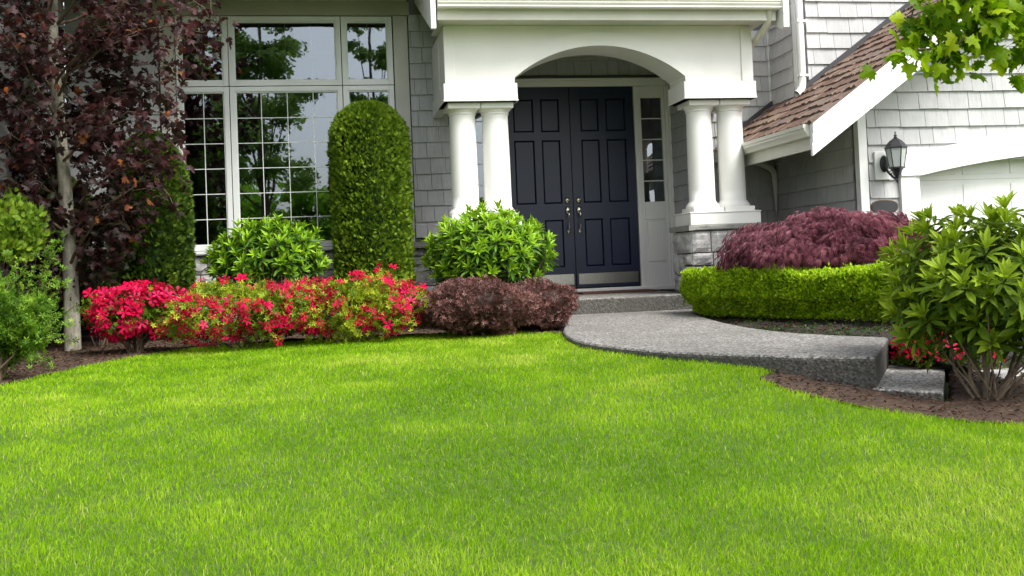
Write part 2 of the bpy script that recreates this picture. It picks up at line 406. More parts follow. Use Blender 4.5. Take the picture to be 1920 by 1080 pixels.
# wall bodies (backing boards behind the shingles), each a part with its shingles as sub-parts
front = boxes('wall', [(-2.6,-1.66,YW,YW+.15,-.7,3.3), (1.02,1.72,YW,YW+.15,-.7,3.3), (-1.66,1.02,YW+.01,YW+.15,-.7,.25), (-1.66,1.02,YW+.01,YW+.15,2.9,3.3),
                       (1.72,4.32,YW,YW+.15,2.62,3.3), (4.32,XS+.1,YW,YW+.15,-.7,3.3), (1.72-.1,1.72,YW+.15,YD,-.4,2.62), (4.32,4.42,YW+.15,YD,-.4,2.62),
                       (1.6,4.45,YD+.03,YD+.15,-.45,2.65)], M['felt'], house)
gar = boxes('garage_wall', [(XS,5.96,YG,YG+.12,-1.0,.8), (XS+.1,9.4,YU,YU+.12,.5,3.4)], M['felt'], house)
side = boxes('side_wall', [(XS+.005,XS+.1,YG+.12,YW,-1.0,1.66), (XS,XS+.1,YU+.0,YW,1.2,3.4)], M['felt'], house)
wing = box('wing_wall', -2.75, -2.62, 8.0, YW, -.8, 3.4, M['felt'], house)
# shingles
def shingle_mesh(h=.19):
    """unit-width wedge, x 0..1, face toward -y, butt at z=0"""
    v = [(0,-.026,0),(1,-.026,0),(1,0,0),(0,0,0),(0,-.003,h),(1,-.003,h),(1,0,h),(0,0,h)]
    f = [(0,1,2,3),(4,7,6,5),(0,4,5,1),(1,5,6,2),(3,2,6,7),(0,3,7,4)]
    me = mesh_raw('shingle', v, f, M['shingle']); return me
SHM = shingle_mesh()
SV = np.array([(0,-.026,0),(1,-.026,0),(1,0,0),(0,0,0),(0,-.003,.19),(1,-.003,.19),(1,0,.19),(0,0,.19)])
SF = np.array([(0,1,2,3),(4,7,6,5),(0,4,5,1),(1,5,6,2),(3,2,6,7),(0,3,7,4)])
NSH = 0
def shingles(parent, origin, ang, length, rows, single=True, clip=None, wmin=.11, wmax=.24, stuffname='shingle'):
    """courses on a wall; origin = left end of the wall face, ang = direction of the run about Z"""
    global NSH
    rnd = random.Random(int(abs(origin[0]*100)+abs(origin[1]*10)+len(rows)))
    ca, sa = math.cos(ang), math.sin(ang); VV = []; FF = []; vals = []; o = 0
    for z in rows:
        x = -rnd.uniform(0, .15)
        while x < length-.004:
            wd = rnd.uniform(wmin, wmax); a = max(x, 0); bq = min(x+wd, length)
            if length-bq < .05: bq = length
            x = bq if bq > 0 else x+wd
            if bq-a < .02: continue
            dz = rnd.uniform(-.003, .003); hgt = 1.0
            if clip:
                top = clip(origin[0]+ca*a, origin[0]+ca*bq)
                if z+.03 > top: continue
                hgt = min(1.0, (top-z)/.19)
            gap = .0022
            loc = (origin[0]+ca*(a+gap), origin[1]+sa*(a+gap), z+dz)
            if single:
                ob = bpy.data.objects.new('shingle', SHM); COL.objects.link(ob); ob.parent = parent
                q = Vector((0, 0, 0)); pp = parent
                while pp: q += pp.location; pp = pp.parent
                ob.location = Vector(loc)-q; ob.rotation_euler = (0, 0, ang); ob.scale = (bq-a-2*gap, rnd.uniform(.85, 1.15), hgt); NSH += 1
            else:
                v = SV.copy(); v[:, 0] *= bq-a-2*gap; v[:, 2] *= hgt
                vx = loc[0]+ca*v[:, 0]-sa*v[:, 1]; vy = loc[1]+sa*v[:, 0]+ca*v[:, 1]
                VV.append(np.stack([vx, vy, loc[2]+v[:, 2]], 1)); FF.append(SF+o); o += 8; vals += [rnd.random()]*6
    if not single and VV:
        ob = obj(stuffname, mesh_raw(stuffname, np.concatenate(VV), np.concatenate(FF), M['shingle'], fv=vals), parent); ob['kind'] = 'stuff'
def rows(z0, z1): 
    out = []; k = -8
    while True:
        z = .704+.178*k
        if z > z1: break
        if z >= z0: out.append(z)
        k += 1
    return out
shingles(front, (1.035, YW, 0), 0, .68, rows(.3, 2.75), wmin=.11, wmax=.19)
shingles(front, (4.40, YW, 0), 0, XS-4.40, rows(.15, 2.6), wmin=.15, wmax=.28)
shingles(front, (-2.60, YW, 0), 0, .94, rows(.3, 3.1), single=False)
shingles(front, (1.75, YD+.03, 0), 0, 2.55, rows(2.2, 2.6), single=False)
shingles(front, (4.32, YD, 0), -math.pi/2, YD-YW-.06, rows(.0, 2.5), single=False)
shingles(side, (XS+.005, YW-.03, 0), -math.pi/2, YW-YG-.16, rows(.2, 1.5), single=False, wmin=.16, wmax=.3)
shingles(side, (XS, YW-.03, 0), -math.pi/2, YW-YU-.1, rows(1.35, 3.0), single=False, wmin=.16, wmax=.3)
shingles(gar, (XS+.12, YU, 0), 0, 1.9, [z for z in rows(1.7, 3.0)], clip=lambda a, b: 9 if roofz(a)-.2 < 9 else 0, wmin=.15, wmax=.3)
GCL = lambda a, b: roofz(a)-.05
shingles(gar, (XS+.085, YG, 0), 0, .34, rows(.15, .75), wmin=.1, wmax=.18)
shingles(gar, (XS+.085, YG, 0), 0, 2.2, rows(.76, 2.9), clip=GCL, wmin=.14, wmax=.28)
shingles(gar, (7.65, YG, 0), 0, 1.6, rows(.76, 3.0), single=False, stuffname='shingle')
shingles(wing, (-2.62, 8.0, 0), math.pi/2, YW-8.0, rows(-.5, 3.2), single=False)
print('single shingles', NSH)
# corner and casing trim
box('corner_board', XS-.022, XS+.07, YG-.03, YG+.06, -1.0, 1.63, M['frame'], house, .003)
box('corner_board', XS-.022, XS+.075, YU-.03, YU+.05, 1.5, 3.4, M['frame'], house, .003)
box('corner_board', XS-.03, XS-.005, YW-.03, YW-.001, 1.3, 3.3, M['frame'], house)
# ---- window
win = hpart('window')
def wbox(name, x0, x1, z0, z1, y0, y1, m='frame', par=None, bev=.003): return box(name, x0, x1, y0, y1, z0, z1, M[m], par or win, bev)
YF = YW-.03
for (x0, x1, z0, z1) in ((.862,1.02,.30,2.83),(-1.64,-1.488,.30,2.83)): wbox('casing', x0, x1, z0, z1, YF-.012, YF+.06, 'taupe')
wbox('header_board', -1.70, 1.045, 2.832, 2.985, YF-.035, YF+.06, 'header_shaded')
wbox('header_moulding', -1.66, 1.02, 2.987, 3.02, YF-.06, YF+.06, 'taupe')
xsplit = [-1.48, -.928, .285, .854]; zsplit = [.283, 2.06, 2.83]
def sash(x0, x1, z0, z1, xm, zm):
    g = .004; fw = .058; par = win
    fr = boxes('sash_frame', [(x0+g, x0+fw, YF, YF+.05, z0+g, z1-g), (x1-fw, x1-g, YF, YF+.05, z0+g, z1-g), (x0+fw+.0005, x1-fw-.0005, YF+.001, YF+.05, z0+g, z0+fw), (x0+fw+.0005, x1-fw-.0005, YF+.001, YF+.05, z1-fw, z1-g),
               (x0+fw-.001, x0+fw+.014, YF+.014, YF+.05, z0+fw, z1-fw), (x1-fw-.014, x1-fw+.001, YF+.014, YF+.05, z0+fw, z1-fw), (x0+fw+.014, x1-fw-.014, YF+.015, YF+.05, z0+fw-.001, z0+fw+.014), (x0+fw+.014, x1-fw-.014, YF+.015, YF+.05, z1-fw-.014, z1-fw+.001)], M['frame'], win, .002)
    pn = box('pane', x0+fw-.003, x1-fw+.003, YF+.036, YF+.040, z0+fw-.003, z1-fw+.003, M['glass'], win)
    yo = .013 if z1 < 2.2 else .026
    for x in xm: box('muntin', x-.0042, x+.0042, YF+yo+.015, YF+yo+.022, z0+fw, z1-fw, M['frame'], win)
    for z in zm: box('muntin', x0+fw, x1-fw, YF+yo+.0152, YF+yo+.0218, z-.004, z+.004, M['frame'], win)
mz = [1.716, 1.442, 1.169, .896, .624]
sash(-1.48, -.928, .283, 2.06, [-1.205], mz); sash(-.928, .285, .283, 2.06, [-.597, -.318, -.038], mz); sash(.285, .854, .283, 2.06, [.575], mz)
sash(-1.48, -.928, 2.06, 2.83, [-1.205], [2.43]); sash(-.928, .285, 2.06, 2.83, [-.597, -.318, -.038], [2.43]); sash(.285, .854, 2.06, 2.83, [.575], [2.43])
wbox('sill', -1.52, .90, .252, .281, YF-.03, YF+.07, 'frame')
# dim room behind the glass
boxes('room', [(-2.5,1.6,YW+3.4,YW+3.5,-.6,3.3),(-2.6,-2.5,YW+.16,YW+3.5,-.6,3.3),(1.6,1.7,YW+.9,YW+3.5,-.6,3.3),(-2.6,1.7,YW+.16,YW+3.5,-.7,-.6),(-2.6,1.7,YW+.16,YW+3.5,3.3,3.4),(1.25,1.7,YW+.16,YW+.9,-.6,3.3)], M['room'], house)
# main eave over the window, overhang deepened to shade the header
ev = boxes('soffit', [(-2.7,1.06,YW-1.22,YW+.2,3.025,3.05),(-2.7,1.06,YW-1.26,YW-1.22,3.005,3.24)], M['soffit'], house)
prism('main_gutter', [(YW-1.27,3.11),(YW-1.27,3.22),(YW-1.38,3.22),(YW-1.39,3.18),(YW-1.34,3.14),(YW-1.33,3.11)], 'X', -2.8, 1.04, M['gutter'], house)
prism('main_roof', [(YW-1.4,3.235),(YW+3.6,5.6),(YW+3.6,5.45),(YW-1.26,3.15)], 'X', -2.8, 1.06, M['shake'], house)
boxes('upper_wall', [(1.06,XS,YW+.16,YW+.3,3.3,5.2),(XS+.1,9.4,YU+.13,YU+.2,3.4,5.2)], M['shingle'], house)
# ---- entry: doors, sidelights
entry = hpart('door_frame')
def ebox(name, x0, x1, z0, z1, y0, y1, m='trim', par=None, bev=.003): return box(name, x0, x1, y0, y1, z0, z1, M[m], par or entry, bev)
DY = YD
boxes('casing', [(2.16,2.215,DY-.06,DY+.02,-.335,2.15),(3.845,3.90,DY-.06,DY+.02,-.335,2.15),(1.78,4.27,DY-.055,DY+.02,2.152,2.225),(1.76,4.29,DY-.085,DY+.02,2.226,2.25),
        (1.76,1.80,DY-.07,DY+.02,-.335,2.15),(4.24,4.275,DY-.07,DY+.02,-.335,2.15),(4.276,4.305,DY-.09,DY+.02,-.34,2.22),(1.73,1.759,DY-.09,DY+.02,-.34,2.22)], M['trim'], entry, .004)
box('threshold', 2.16, 4.27, DY-.14, DY-.062, -.371, -.318, M['trim'], entry, .006)
def sidelight(x0, x1):
    g0, g1 = x0+.035, x1-.035
    boxes('sidelight_frame', [(x0,g0,DY-.045,DY+.01,-.33,2.15),(g1,x1,DY-.045,DY+.01,-.33,2.15),(g0+.001,g1-.001,DY-.044,DY+.01,2.005,2.15),(g0+.001,g1-.001,DY-.044,DY+.01,.50,.715),(g0+.001,g1-.001,DY-.044,DY+.01,-.33,-.05),(g0+.001,g1-.001,DY-.03,DY+.01,-.05,.50)], M['trim'], entry, .003)
    boxes('sidelight_panel', [(g0+.022,g1-.022,DY-.042,DY-.03,-.025,.475)], M['trim'], entry, .010)
    box('sidelight_pane', g0, g1, DY-.020, DY-.016, .715, 2.005, M['glass'], entry)
    for k in range(1, 5): z = .715+k*1.29/5; box('muntin', g0, g1, DY-.032, DY-.0205, z-.006, z+.006, M['trim'], entry)
sidelight(3.902, 4.238); sidelight(1.802, 2.158)
def door_leaf(x0, x1, mirror):
    lf = bpy.data.objects.new('door', None); COL.objects.link(lf); lf.parent = house; lf.location = -house.location
    W_ = x1-x0
    cols = [(.13, .36), (.45, .70)]
    if mirror: cols = [(W_-b, W_-a) for a, b in cols][::-1]
    rws = [(-.05,.53),(.725,1.50),(1.60,2.0)]
    xs = [0]+[c for cc in cols for c in cc]+[W_]; zz = [-.30]+[r for rr in rws for r in rr]+[2.148]
    L = []
    for i in (0, 2, 4): L.append((x0+xs[i]+(.003 if i == 0 else 0), x0+xs[i+1]-(.003 if i == 4 else 0), DY-.045, DY, -.30, 2.148))
    for (a, b) in cols:
        for j in (0, 2, 4, 6): L.append((x0+a, x0+b, DY-.0448, DY, zz[j], zz[j+1]))
    bm = bmesh.new()
    for q in L: add_box(bm, *q)
    bm_obj('leaf', bm, M['door'], lf)
    for (a, b) in cols:
        for (c, d) in rws:
            bm = bmesh.new(); add_box(bm, x0+a, x0+b, DY-.028, DY-.002, c, d)
            f = [f for f in bm.faces if f.normal.y < -.9][0] if any(f.normal.y < -.9 for f in bm.faces) else None
            bm.normal_update(); f = [f for f in bm.faces if f.normal.y < -.9][0]
            bmesh.ops.inset_region(bm, faces=[f], thickness=.006, depth=-.010)
            bmesh.ops.inset_region(bm, faces=[f], thickness=.022, depth=.018)
            bm_obj('panel', bm, M['door'], lf)
    box('kick_plate', x0+.03, x1-.025, DY-.049, DY-.0455, -.265, -.135, M['kick'], lf, .001)
    hx = x0+.067 if not mirror else x1-.07
    for nm, z, s in (('deadbolt', .76, 1.0), ('rose', .64, 1.25)):
        bm = bmesh.new(); bmesh.ops.create_cone(bm, cap_ends=True, segments=20, radius1=.036, radius2=.026, depth=.02, matrix=Matrix.Translation((hx, DY-.056, z)) @ Matrix.Rotation(math.pi/2, 4, 'X') @ Matrix.Diagonal((1, s*1.15, 1, 1)))
        bm_obj(nm, bm, M['brass'], lf, True)
    bm = bmesh.new(); bmesh.ops.create_cone(bm, cap_ends=True, segments=12, radius1=.010, radius2=.008, depth=.022, matrix=Matrix.Translation((hx, DY-.074, .76)) @ Matrix.Rotation(math.pi/2, 4, 'X')); bm_obj('lock_cylinder', bm, M['brass'], lf, True)
    tubes('handle', [([(hx, DY-.05, .63), (hx, DY-.085, .625), (hx, DY-.105, .59), (hx, DY-.110, .52), (hx, DY-.105, .44), (hx, DY-.085, .40), (hx, DY-.05, .39)], .0125, .0125)], M['brass'], lf, 10)
    bm = bmesh.new(); bmesh.ops.create_uvsphere(bm, u_segments=14, v_segments=8, radius=.025, matrix=Matrix.Translation((hx, DY-.055, .385)) @ Matrix.Diagonal((1, .6, 1.3, 1))); bm_obj('handle_foot', bm, M['brass'], lf, True)
door_leaf(2.222, 3.028, True); door_leaf(3.032, 3.838, False)
box('door_core', 2.2, 3.86, DY+.002, DY+.02, -.34, 2.16, M['door'], house)
# ---- porch beam with arch
PB, PBK = 10.55, 11.04
AX0, AX1, ASP, AAP = 2.00, 3.835, 1.925, 2.253
acx = (AX0+AX1)/2; ahw = (AX1-AX0)/2; arise = AAP-ASP; aR = (ahw*ahw+arise*arise)/(2*arise); acz = AAP-aR
def arc_pts(R, n=28, hw=None):
    hw = hw or ahw; a = math.asin(min(1, hw/R)); return [(acx+R*math.sin(-a+2*a*i/n), acz+R*math.cos(-a+2*a*i/n)) for i in range(n+1)]
arc = arc_pts(aR)
BX0, BX1, BZ0, BZ1 = 1.29, 4.59, 1.862, 2.46
prism('porch_beam', [(BX0,BZ0),(AX0,BZ0)]+arc+[(AX1,BZ0),(BX1,BZ0),(BX1,BZ1),(BX0,BZ1)], 'Y', PB, PBK, M['trim'], house)
for (x0, x1) in ((1.265, 2.026), (3.815, 4.62)):
    box('beam_box', x0, x1, PB-.022, PBK+.018, 1.681, 1.864, M['trim'], house, .004)
    box('beam_moulding', x0-.006, x1+.006, PB-.029, PBK+.024, 1.681, 1.697, M['trim'], house, .003)
outer = arc_pts(aR+.14, 36, math.sqrt((aR+.14)**2-(1.866-acz)**2))
outer = [(x, z) for x, z in outer]
prism('arch_trim', [(AX0,1.866)]+[(x, z-.0005) for x, z in arc_pts(aR-.004, 28, ahw-.003)]+[(AX1,1.866)]+outer[::-1], 'Y', PB-.018, PB-.0005, M['trim'], house)
box('pilaster_board', BX1-.12, BX1+.006, PB-.016, PB+.1, 1.866, 2.44, M['trim'], house, .003)
box('pilaster_board', BX0-.006, BX0+.10, PB-.010, PB+.1, 1.866, 2.44, M['trim'], house, .003)
for (x0, x1) in ((1.29, 1.35), (4.53, 4.585)):      # side beams back to the wall
    boxes('side_beam', [(x0-.005, x1+.005, PBK+.02, YW-.03, 1.70, 2.46), (x0-.02, x1+.02, PBK+.019, YW-.04, 1.681, 1.86)], M['trim'], house, .003)
box('porch_ceiling', 1.30, 4.58, PBK+.001, YD+.02, 2.52, 2.56, M['taupe'], house)
# columns
def column(cx, cy=10.79):
    c = hpart('column')
    prof = [(.142, .60)]
    for i in range(9):
        t = i/8; prof.append((.142-.009*t*t, .60+(1.585-.60)*t))
    lathe('shaft', prof, cx, cy, M['trim'], c, 40)
    lathe('base', [(.142,.605),(.150,.598),(.158,.585),(.170,.570),(.178,.555),(.180,.540),(.176,.530)], cx, cy, M['trim'], c, 40)
    box('plinth', cx-.168, cx+.168, cy-.19, cy+.19, .482, .535, M['trim'], c, .004)
    lathe('capital', [(.133,1.565),(.142,1.570),(.144,1.580),(.139,1.587),(.146,1.592),(.150,1.600),(.158,1.612),(.166,1.622),(.168,1.63)], cx, cy, M['trim'], c, 40)
    box('abacus', cx-.168, cx+.168, cy-.19, cy+.19, 1.622, 1.680, M['trim'], c, .004)
for cx in (1.478, 1.822, 4.056, 4.406): column(cx)
# stone faces
def rock(bm, x0, x1, y0, y1, z0, z1, seed, axis='y', amp=.022):
    """rough faced block; rough side toward -y (axis y) or -x (axis x)"""
    n = 5; g = {}
    for i in range(n+1):
        for j in range(n+1):
            e = min(i, n-i, j, n-j); u = i/n; v = j/n
            d = 0 if e == 0 else amp*(1.0+1.0*noise.noise((u*2.3+seed*7.1, v*2.3, seed)))
            if e == 0: d = -.004
            if axis == 'y': g[i, j] = bm.verts.new((x0+(x1-x0)*u, y0-d, z0+(z1-z0)*v))
            else: g[i, j] = bm.verts.new((x0-d, y0+(y1-y0)*u, z0+(z1-z0)*v))
    for i in range(n):
        for j in range(n): bm.faces.new((g[i, j], g[i+1, j], g[i+1, j+1], g[i, j+1]))
    ring = [g[i, 0] for i in range(n+1)]+[g[n, j] for j in range(1, n+1)]+[g[i, n] for i in range(n-1, -1, -1)]+[g[0, j] for j in range(n-1, 0, -1)]
    back = [bm.verts.new((v.co.x, y1, v.co.z) if axis == 'y' else (x1, v.co.y, v.co.z)) for v in ring]
    for i in range(len(ring)): bm.faces.new((ring[i], ring[(i+1) % len(ring)], back[(i+1) % len(ring)], back[i]))
    bmesh.ops.recalc_face_normals(bm, faces=bm.faces)
SEED = [1.0]
def stone_wall(parent, a0, a1, z0, z1, face, depth, axis='y', rowh=(.13, .24), wid=(.16, .42)):
    rnd = random.Random(int(a0*97)+int(face*31)); z = z1
    while z > z0+.04:
        h = rnd.uniform(*rowh); zb = max(z0, z-h); a = a0
        if zb-z0 < .06: zb = z0
        while a < a1-.01:
            wd = rnd.uniform(*wid); b = min(a1, a+wd)
            if a1-b < .09: b = a1
            cells = [(zb, z)]
            if b-a > .14 and z-zb > .16 and rnd.random() < .12: m_ = zb+(z-zb)*rnd.uniform(.4, .6); cells = [(zb, m_-.004), (m_+.004, z)]
            for c0, c1 in cells:
                SEED[0] += 1.37; bm = bmesh.new(); g = .006
                if axis == 'y': rock(bm, a+g, b-g, face, face+depth, c0+g, c1-g, SEED[0], 'y')
                else: rock(bm, face, face+depth, a+g, b-g, c0+g, c1-g, SEED[0], 'x')
                bm_obj('stone', bm, M['stone'], parent)
            a = b
        z = zb
for (x0, x1) in ((1.265, 2.026), (3.824, 4.61)):
    p = box('pedestal', x0+.018, x1-.018, 10.56, 11.08, -.62, .286, M['mortar'], house)
    stone_wall(p, x0, x1, -.6, .284, 10.535, .03, wid=(.17, .36), rowh=(.22, .29))
    stone_wall(p, 10.545, 11.10, -.6, .284, x0-.008, .03, axis='x', wid=(.14, .3), rowh=(.17, .24))
    bm = bmesh.new(); rock(bm, x0-.035, x1+.02, 10.50, 10.80, .288, .345, x0*3.3, 'y', .008)
    add_box(bm, x0-.035, x1+.02, 10.801, 11.14, .288, .3445, .004); bm_obj('cap_stone', bm, M['cap'], p)
    boxes('plinth', [(x0-.001, x1-.003, 10.535, 11.03, .347, .468), (x0-.008, x1+.004, 10.527, 11.04, .4685, .482)], M['trim'], p, .003)
# wainscot of stone under window and left of the porch
wn = box('wainscot', -2.6, 1.265, YW-.06, YW-.001, -.65, .235, M['mortar'], house)
stone_wall(wn, -2.6, 1.26, -.5, .232, YW-.075, .03, rowh=(.19, .28), wid=(.26, .48))
bm = bmesh.new(); xk = -2.6
while xk < 1.2:
    xe = min(1.26, xk+.62); rock(bm, xk+.002, xe-.002, YW-.13, YW-.02, .236, .250, xk, 'y', .004); xk = xe
bm_obj('wainscot_cap', bm, M['cap'], wn)
prism('wainscot_cap', [(YW-.14,.250),(YW-.14,.232),(YW-.01,.232),(YW-.01,.30)], 'X', .91, 1.26, M['cap'], wn)
# porch roof edge
prism('porch_gutter', [(10.20,2.535),(10.115,2.535),(10.10,2.56),(10.085,2.585),(10.085,2.60),(10.075,2.61),(10.075,2.632),(10.20,2.632)], 'X', 1.185, 4.735, M['gutter'], house)
box('gutter_lip', 1.186, 4.734, 10.068, 10.074, 2.541, 2.553, M['trim'], house)
box('fascia', 1.19, 4.73, 10.201, 10.24, 2.435, 2.645, M['gutter'], house, .003)
box('porch_soffit', 1.22, 4.70, 10.241, PBK, 2.462, 2.478, M['gutter'], house)
prism('porch_roof', [(10.13,2.66),(10.13,2.64),(YW,3.25),(YW,3.45)], 'X', 1.12, 4.80, M['shake'], house)
def shake_edge(x0, x1):
    x = x0; k = 0
    while x < x1:
        ww = random.uniform(.12, .2); 
        box('roof_shake', x, min(x+ww-.006, x1), 10.10, 10.5, 2.662+.001*(k % 3), 2.685+.001*(k % 3), M['shake'], house); x += ww; k += 1
prism('rake_board', [(10.09,2.665),(10.09,2.325),(10.135,2.325),(11.7,2.98),(11.7,3.3)], 'X', 1.115, 1.165, M['bright_trim'], house, .003)
prism('rake_board', [(10.09,2.62),(10.09,2.50),(10.10,2.345),(10.15,2.33),(11.7,2.98),(11.7,3.28)], 'X', 4.765, 4.83, M['bright_trim'], house, .003)
# porch downspout from the gutter round behind the beam
tubes('downspout', [([at(1441,16,10.20), at(1441,34,10.22), at(1438,46,10.28), at(1428,62,10.42), at(1412,82,10.62), at(1396,100,10.85), at(1385,125,11.0), at(1385,300,11.2)], .038, .036)], M['gutter'], house, 12)
dsy = YU-.06
tubes('downspout', [([(5.355,dsy,3.4), (5.355,dsy,2.6), (5.355,dsy,1.95), (5.352,dsy,1.90), (5.335,dsy-.02,1.85), (5.29,dsy-.05,1.80), (5.25,dsy-.06,1.775)], .040, .040)], M['bright_trim'], house, 14)
for z in (2.60, 1.99): box('pipe_strap', 5.31, 5.43, dsy-.042, dsy+.03, z-.012, z+.012, M['bright_trim'], house)
ly = YW-.08
tubes('downspout', [([(4.66,ly,1.20), (4.80,ly,1.165), (4.95,ly,1.125), (5.12,ly,1.075), (5.24,ly,1.02), (5.285,ly,.96), (5.292,ly,.88), (5.292,ly,.4), (5.292,ly,-.5)], .037, .037)], M['downspout'], house, 14)
# ---- garage roof
gr = bpy.data.objects.new('garage_roof', None); COL.objects.link(gr); gr.parent = house; gr.location = -house.location
XE = 7.75
def slope_prism(name, x0, x1, y0, y1, off0, off1, mat, par):
    return prism(name, [(x0, roofz(x0)+off0), (x1, roofz(x1)+off0), (x1, roofz(x1)+off1), (x0, roofz(x0)+off1)], 'Y', y0, y1, mat, par)
slope_prism('roof_deck', 4.60, XE, 9.22, YU+.0, -.10, -.035, M['flash'], gr)
slope_prism('roof_deck', 4.60, XS, YU+.001, YW, -.10, -.035, M['flash'], gr)
slope_prism('roof_flashing', 5.36, XE, YU-.055, YU-.03, -.03, .065, M['flash'], gr)
slope_prism('roof_flashing', 4.62, XS-.03, YW-.09, YW-.04, -.03, .05, M['flash'], gr)
th = math.atan(RM); ct, st = math.cos(th), math.sin(th)
def shake_mesh(seed):
    rr = random.Random(seed); v = []; n = 4; L = .34
    for k in range(n+1):
        y = k/n; t = .030+rr.uniform(-.006, .008); e = rr.uniform(-.018, .018)
        v += [(e, y, t), (L, y, .006), (e, y, 0), (L, y, 0)]
    f = []
    for k in range(n):
        a = k*4; b = a+4; f += [(a, a+1, b+1, b), (a+2, b+2, b+3, a+3), (a, b, b+2, a+2), (a+1, a+3, b+3, b+1)]
    f += [(0, 2, 3, 1), (n*4, n*4+1, n*4+3, n*4+2)]
    return mesh_raw('roof_shake', v, f, M['shake'])
SHK = [shake_mesh(i) for i in range(6)]
sl_len = (XE-4.56)/ct; k = 0; s = 0.0
while s < sl_len-.2:
    x0 = 4.555+s*ct; y = 9.14; yend = YU-.04 if x0 > XS-.12 else YW-.06
    y += -random.uniform(0, .05)
    while y < yend:
        wd = random.uniform(.10, .21); ye = min(y+wd, yend)
        ob = bpy.data.objects.new('roof_shake', SHK[random.randrange(6)]); COL.objects.link(ob); ob.parent = gr
        j = random.uniform(-.012, .012)
        mtx = Matrix.Translation((x0+j*ct, max(y, 9.14), roofz(x0+j*ct)-.032)) @ Matrix.Rotation(-th, 4, 'Y') @ Matrix.Diagonal((1, ye-max(y, 9.14)-.005, random.uniform(.85, 1.3), 1))
        ob.matrix_local = mtx; y = ye
    s += .185
for q, (o0, o1, yy) in enumerate(((-.33, -.20, 9.165), (-.199, -.11, 9.150), (-.109, -.028, 9.135))):
    prism('rake_board', [(4.555, roofz(4.555)+o0), (XE, roofz(XE)+o0), (XE, roofz(XE)+o1), (4.555, roofz(4.555)+o1)], 'Y', yy, 9.205, M['bright_trim'], gr)
prism('eave_gutter', [(4.60,1.215),(4.60,1.10),(4.535,1.10),(4.520,1.13),(4.500,1.155),(4.500,1.175),(4.49,1.18),(4.49,1.215)], 'Y', 9.21, YW-.02, M['gutter'], gr)
box('eave_fascia', 4.601, 4.64, 9.206, YW-.02, .985, 1.215, M['gutter'], gr)
prism('eave_soffit', [(4.641,1.02),(XS,1.02+(XS-4.641)*RM),(XS,1.05+(XS-4.641)*RM),(4.641,1.05)], 'Y', YG-.0, YW-.02, M['taupe'], gr)
prism('rake_soffit', [(4.64,roofz(4.64)-.15),(XE,roofz(XE)-.15),(XE,roofz(XE)-.115),(4.64,roofz(4.64)-.115)], 'Y', 9.206, YG-.006, M['trim'], gr)
# ---- garage door and arch
def circ(p1, p2, p3):
    (ax_, ay), (bx, by), (cx, cyy) = p1, p2, p3
    d = 2*(ax_*(by-cyy)+bx*(cyy-ay)+cx*(ay-by))
    ux = ((ax_**2+ay**2)*(by-cyy)+(bx**2+by**2)*(cyy-ay)+(cx**2+cyy**2)*(ay-by))/d
    uy = ((ax_**2+ay**2)*(cx-bx)+(bx**2+by**2)*(ax_-cx)+(cx**2+cyy**2)*(bx-ax_))/d
    return ux, uy, math.hypot(ax_-ux, ay-uy)
gx, gzc, gR = circ((5.95, .735), (6.81, .880), (8.45, .735+.26*0+.0)) if False else circ((5.95,.738), (6.60,.848), (7.20,.915))
def garc(R, xa, xb, n=30): return [(xa+(xb-xa)*i/n, gzc+math.sqrt(max(0, R*R-(xa+(xb-xa)*i/n-gx)**2))) for i in range(n+1)]
GXR = 2*gx-5.95
lo = garc(gR, 5.95, GXR); hi = garc(gR+.235, 5.735, GXR+.215)
prism('garage_gable', [(XS,.70),(5.94,.70)]+[(x, z+.03) for x, z in garc(gR, 5.95, 9.39)]+[(9.4,roofz(7.6)),(7.6,roofz(7.6)-.06),(XS,roofz(XS)-.12)], 'Y', YG+.02, YG+.12, M['felt'], house)
prism('garage_arch_trim', [(5.735, .737)]+lo+[(GXR+.215, .737)]+hi[::-1], 'Y', YG-.075, YG+.03, M['bright_trim'], house)
boxes('garage_jamb', [(5.735,5.90,YG-.055,YG+.03,-1.0,.735),(5.885,5.948,YG-.045,YG+.2,-1.0,.735)], M['bright_trim'], house, .004)
boxes('garage_jamb', [(GXR,GXR+.2,YG-.055,YG+.03,-1.0,.74)], M['bright_trim'], house, .004)
boxes('garage_jamb', [(5.40,5.735,YG+.01,YG+.02,-1,-.3)], M['bright_trim'], house)
gd = bpy.data.objects.new('garage_door', None); COL.objects.link(gd); gd.parent = house; gd.location = -house.location
gw = (GXR-5.95)/8
box('door_slab', 5.93, GXR, YG+.16, YG+.20, -1.0, 1.2, M['bright_trim'], gd)
for r_ in range(5):
    for c_ in range(8):
        x0 = 5.96+c_*gw; z0_ = -.98+r_*.42
        box('panel', x0+.05, x0+gw-.05, YG+.154, YG+.159, z0_+.05, z0_+.37, M['bright_trim'], gd, .004)
    if r_: box('panel_joint', 5.95, GXR, YG+.157, YG+.1595, -.98+r_*.42-.003, -.98+r_*.42+.001, M['taupe'], gd)
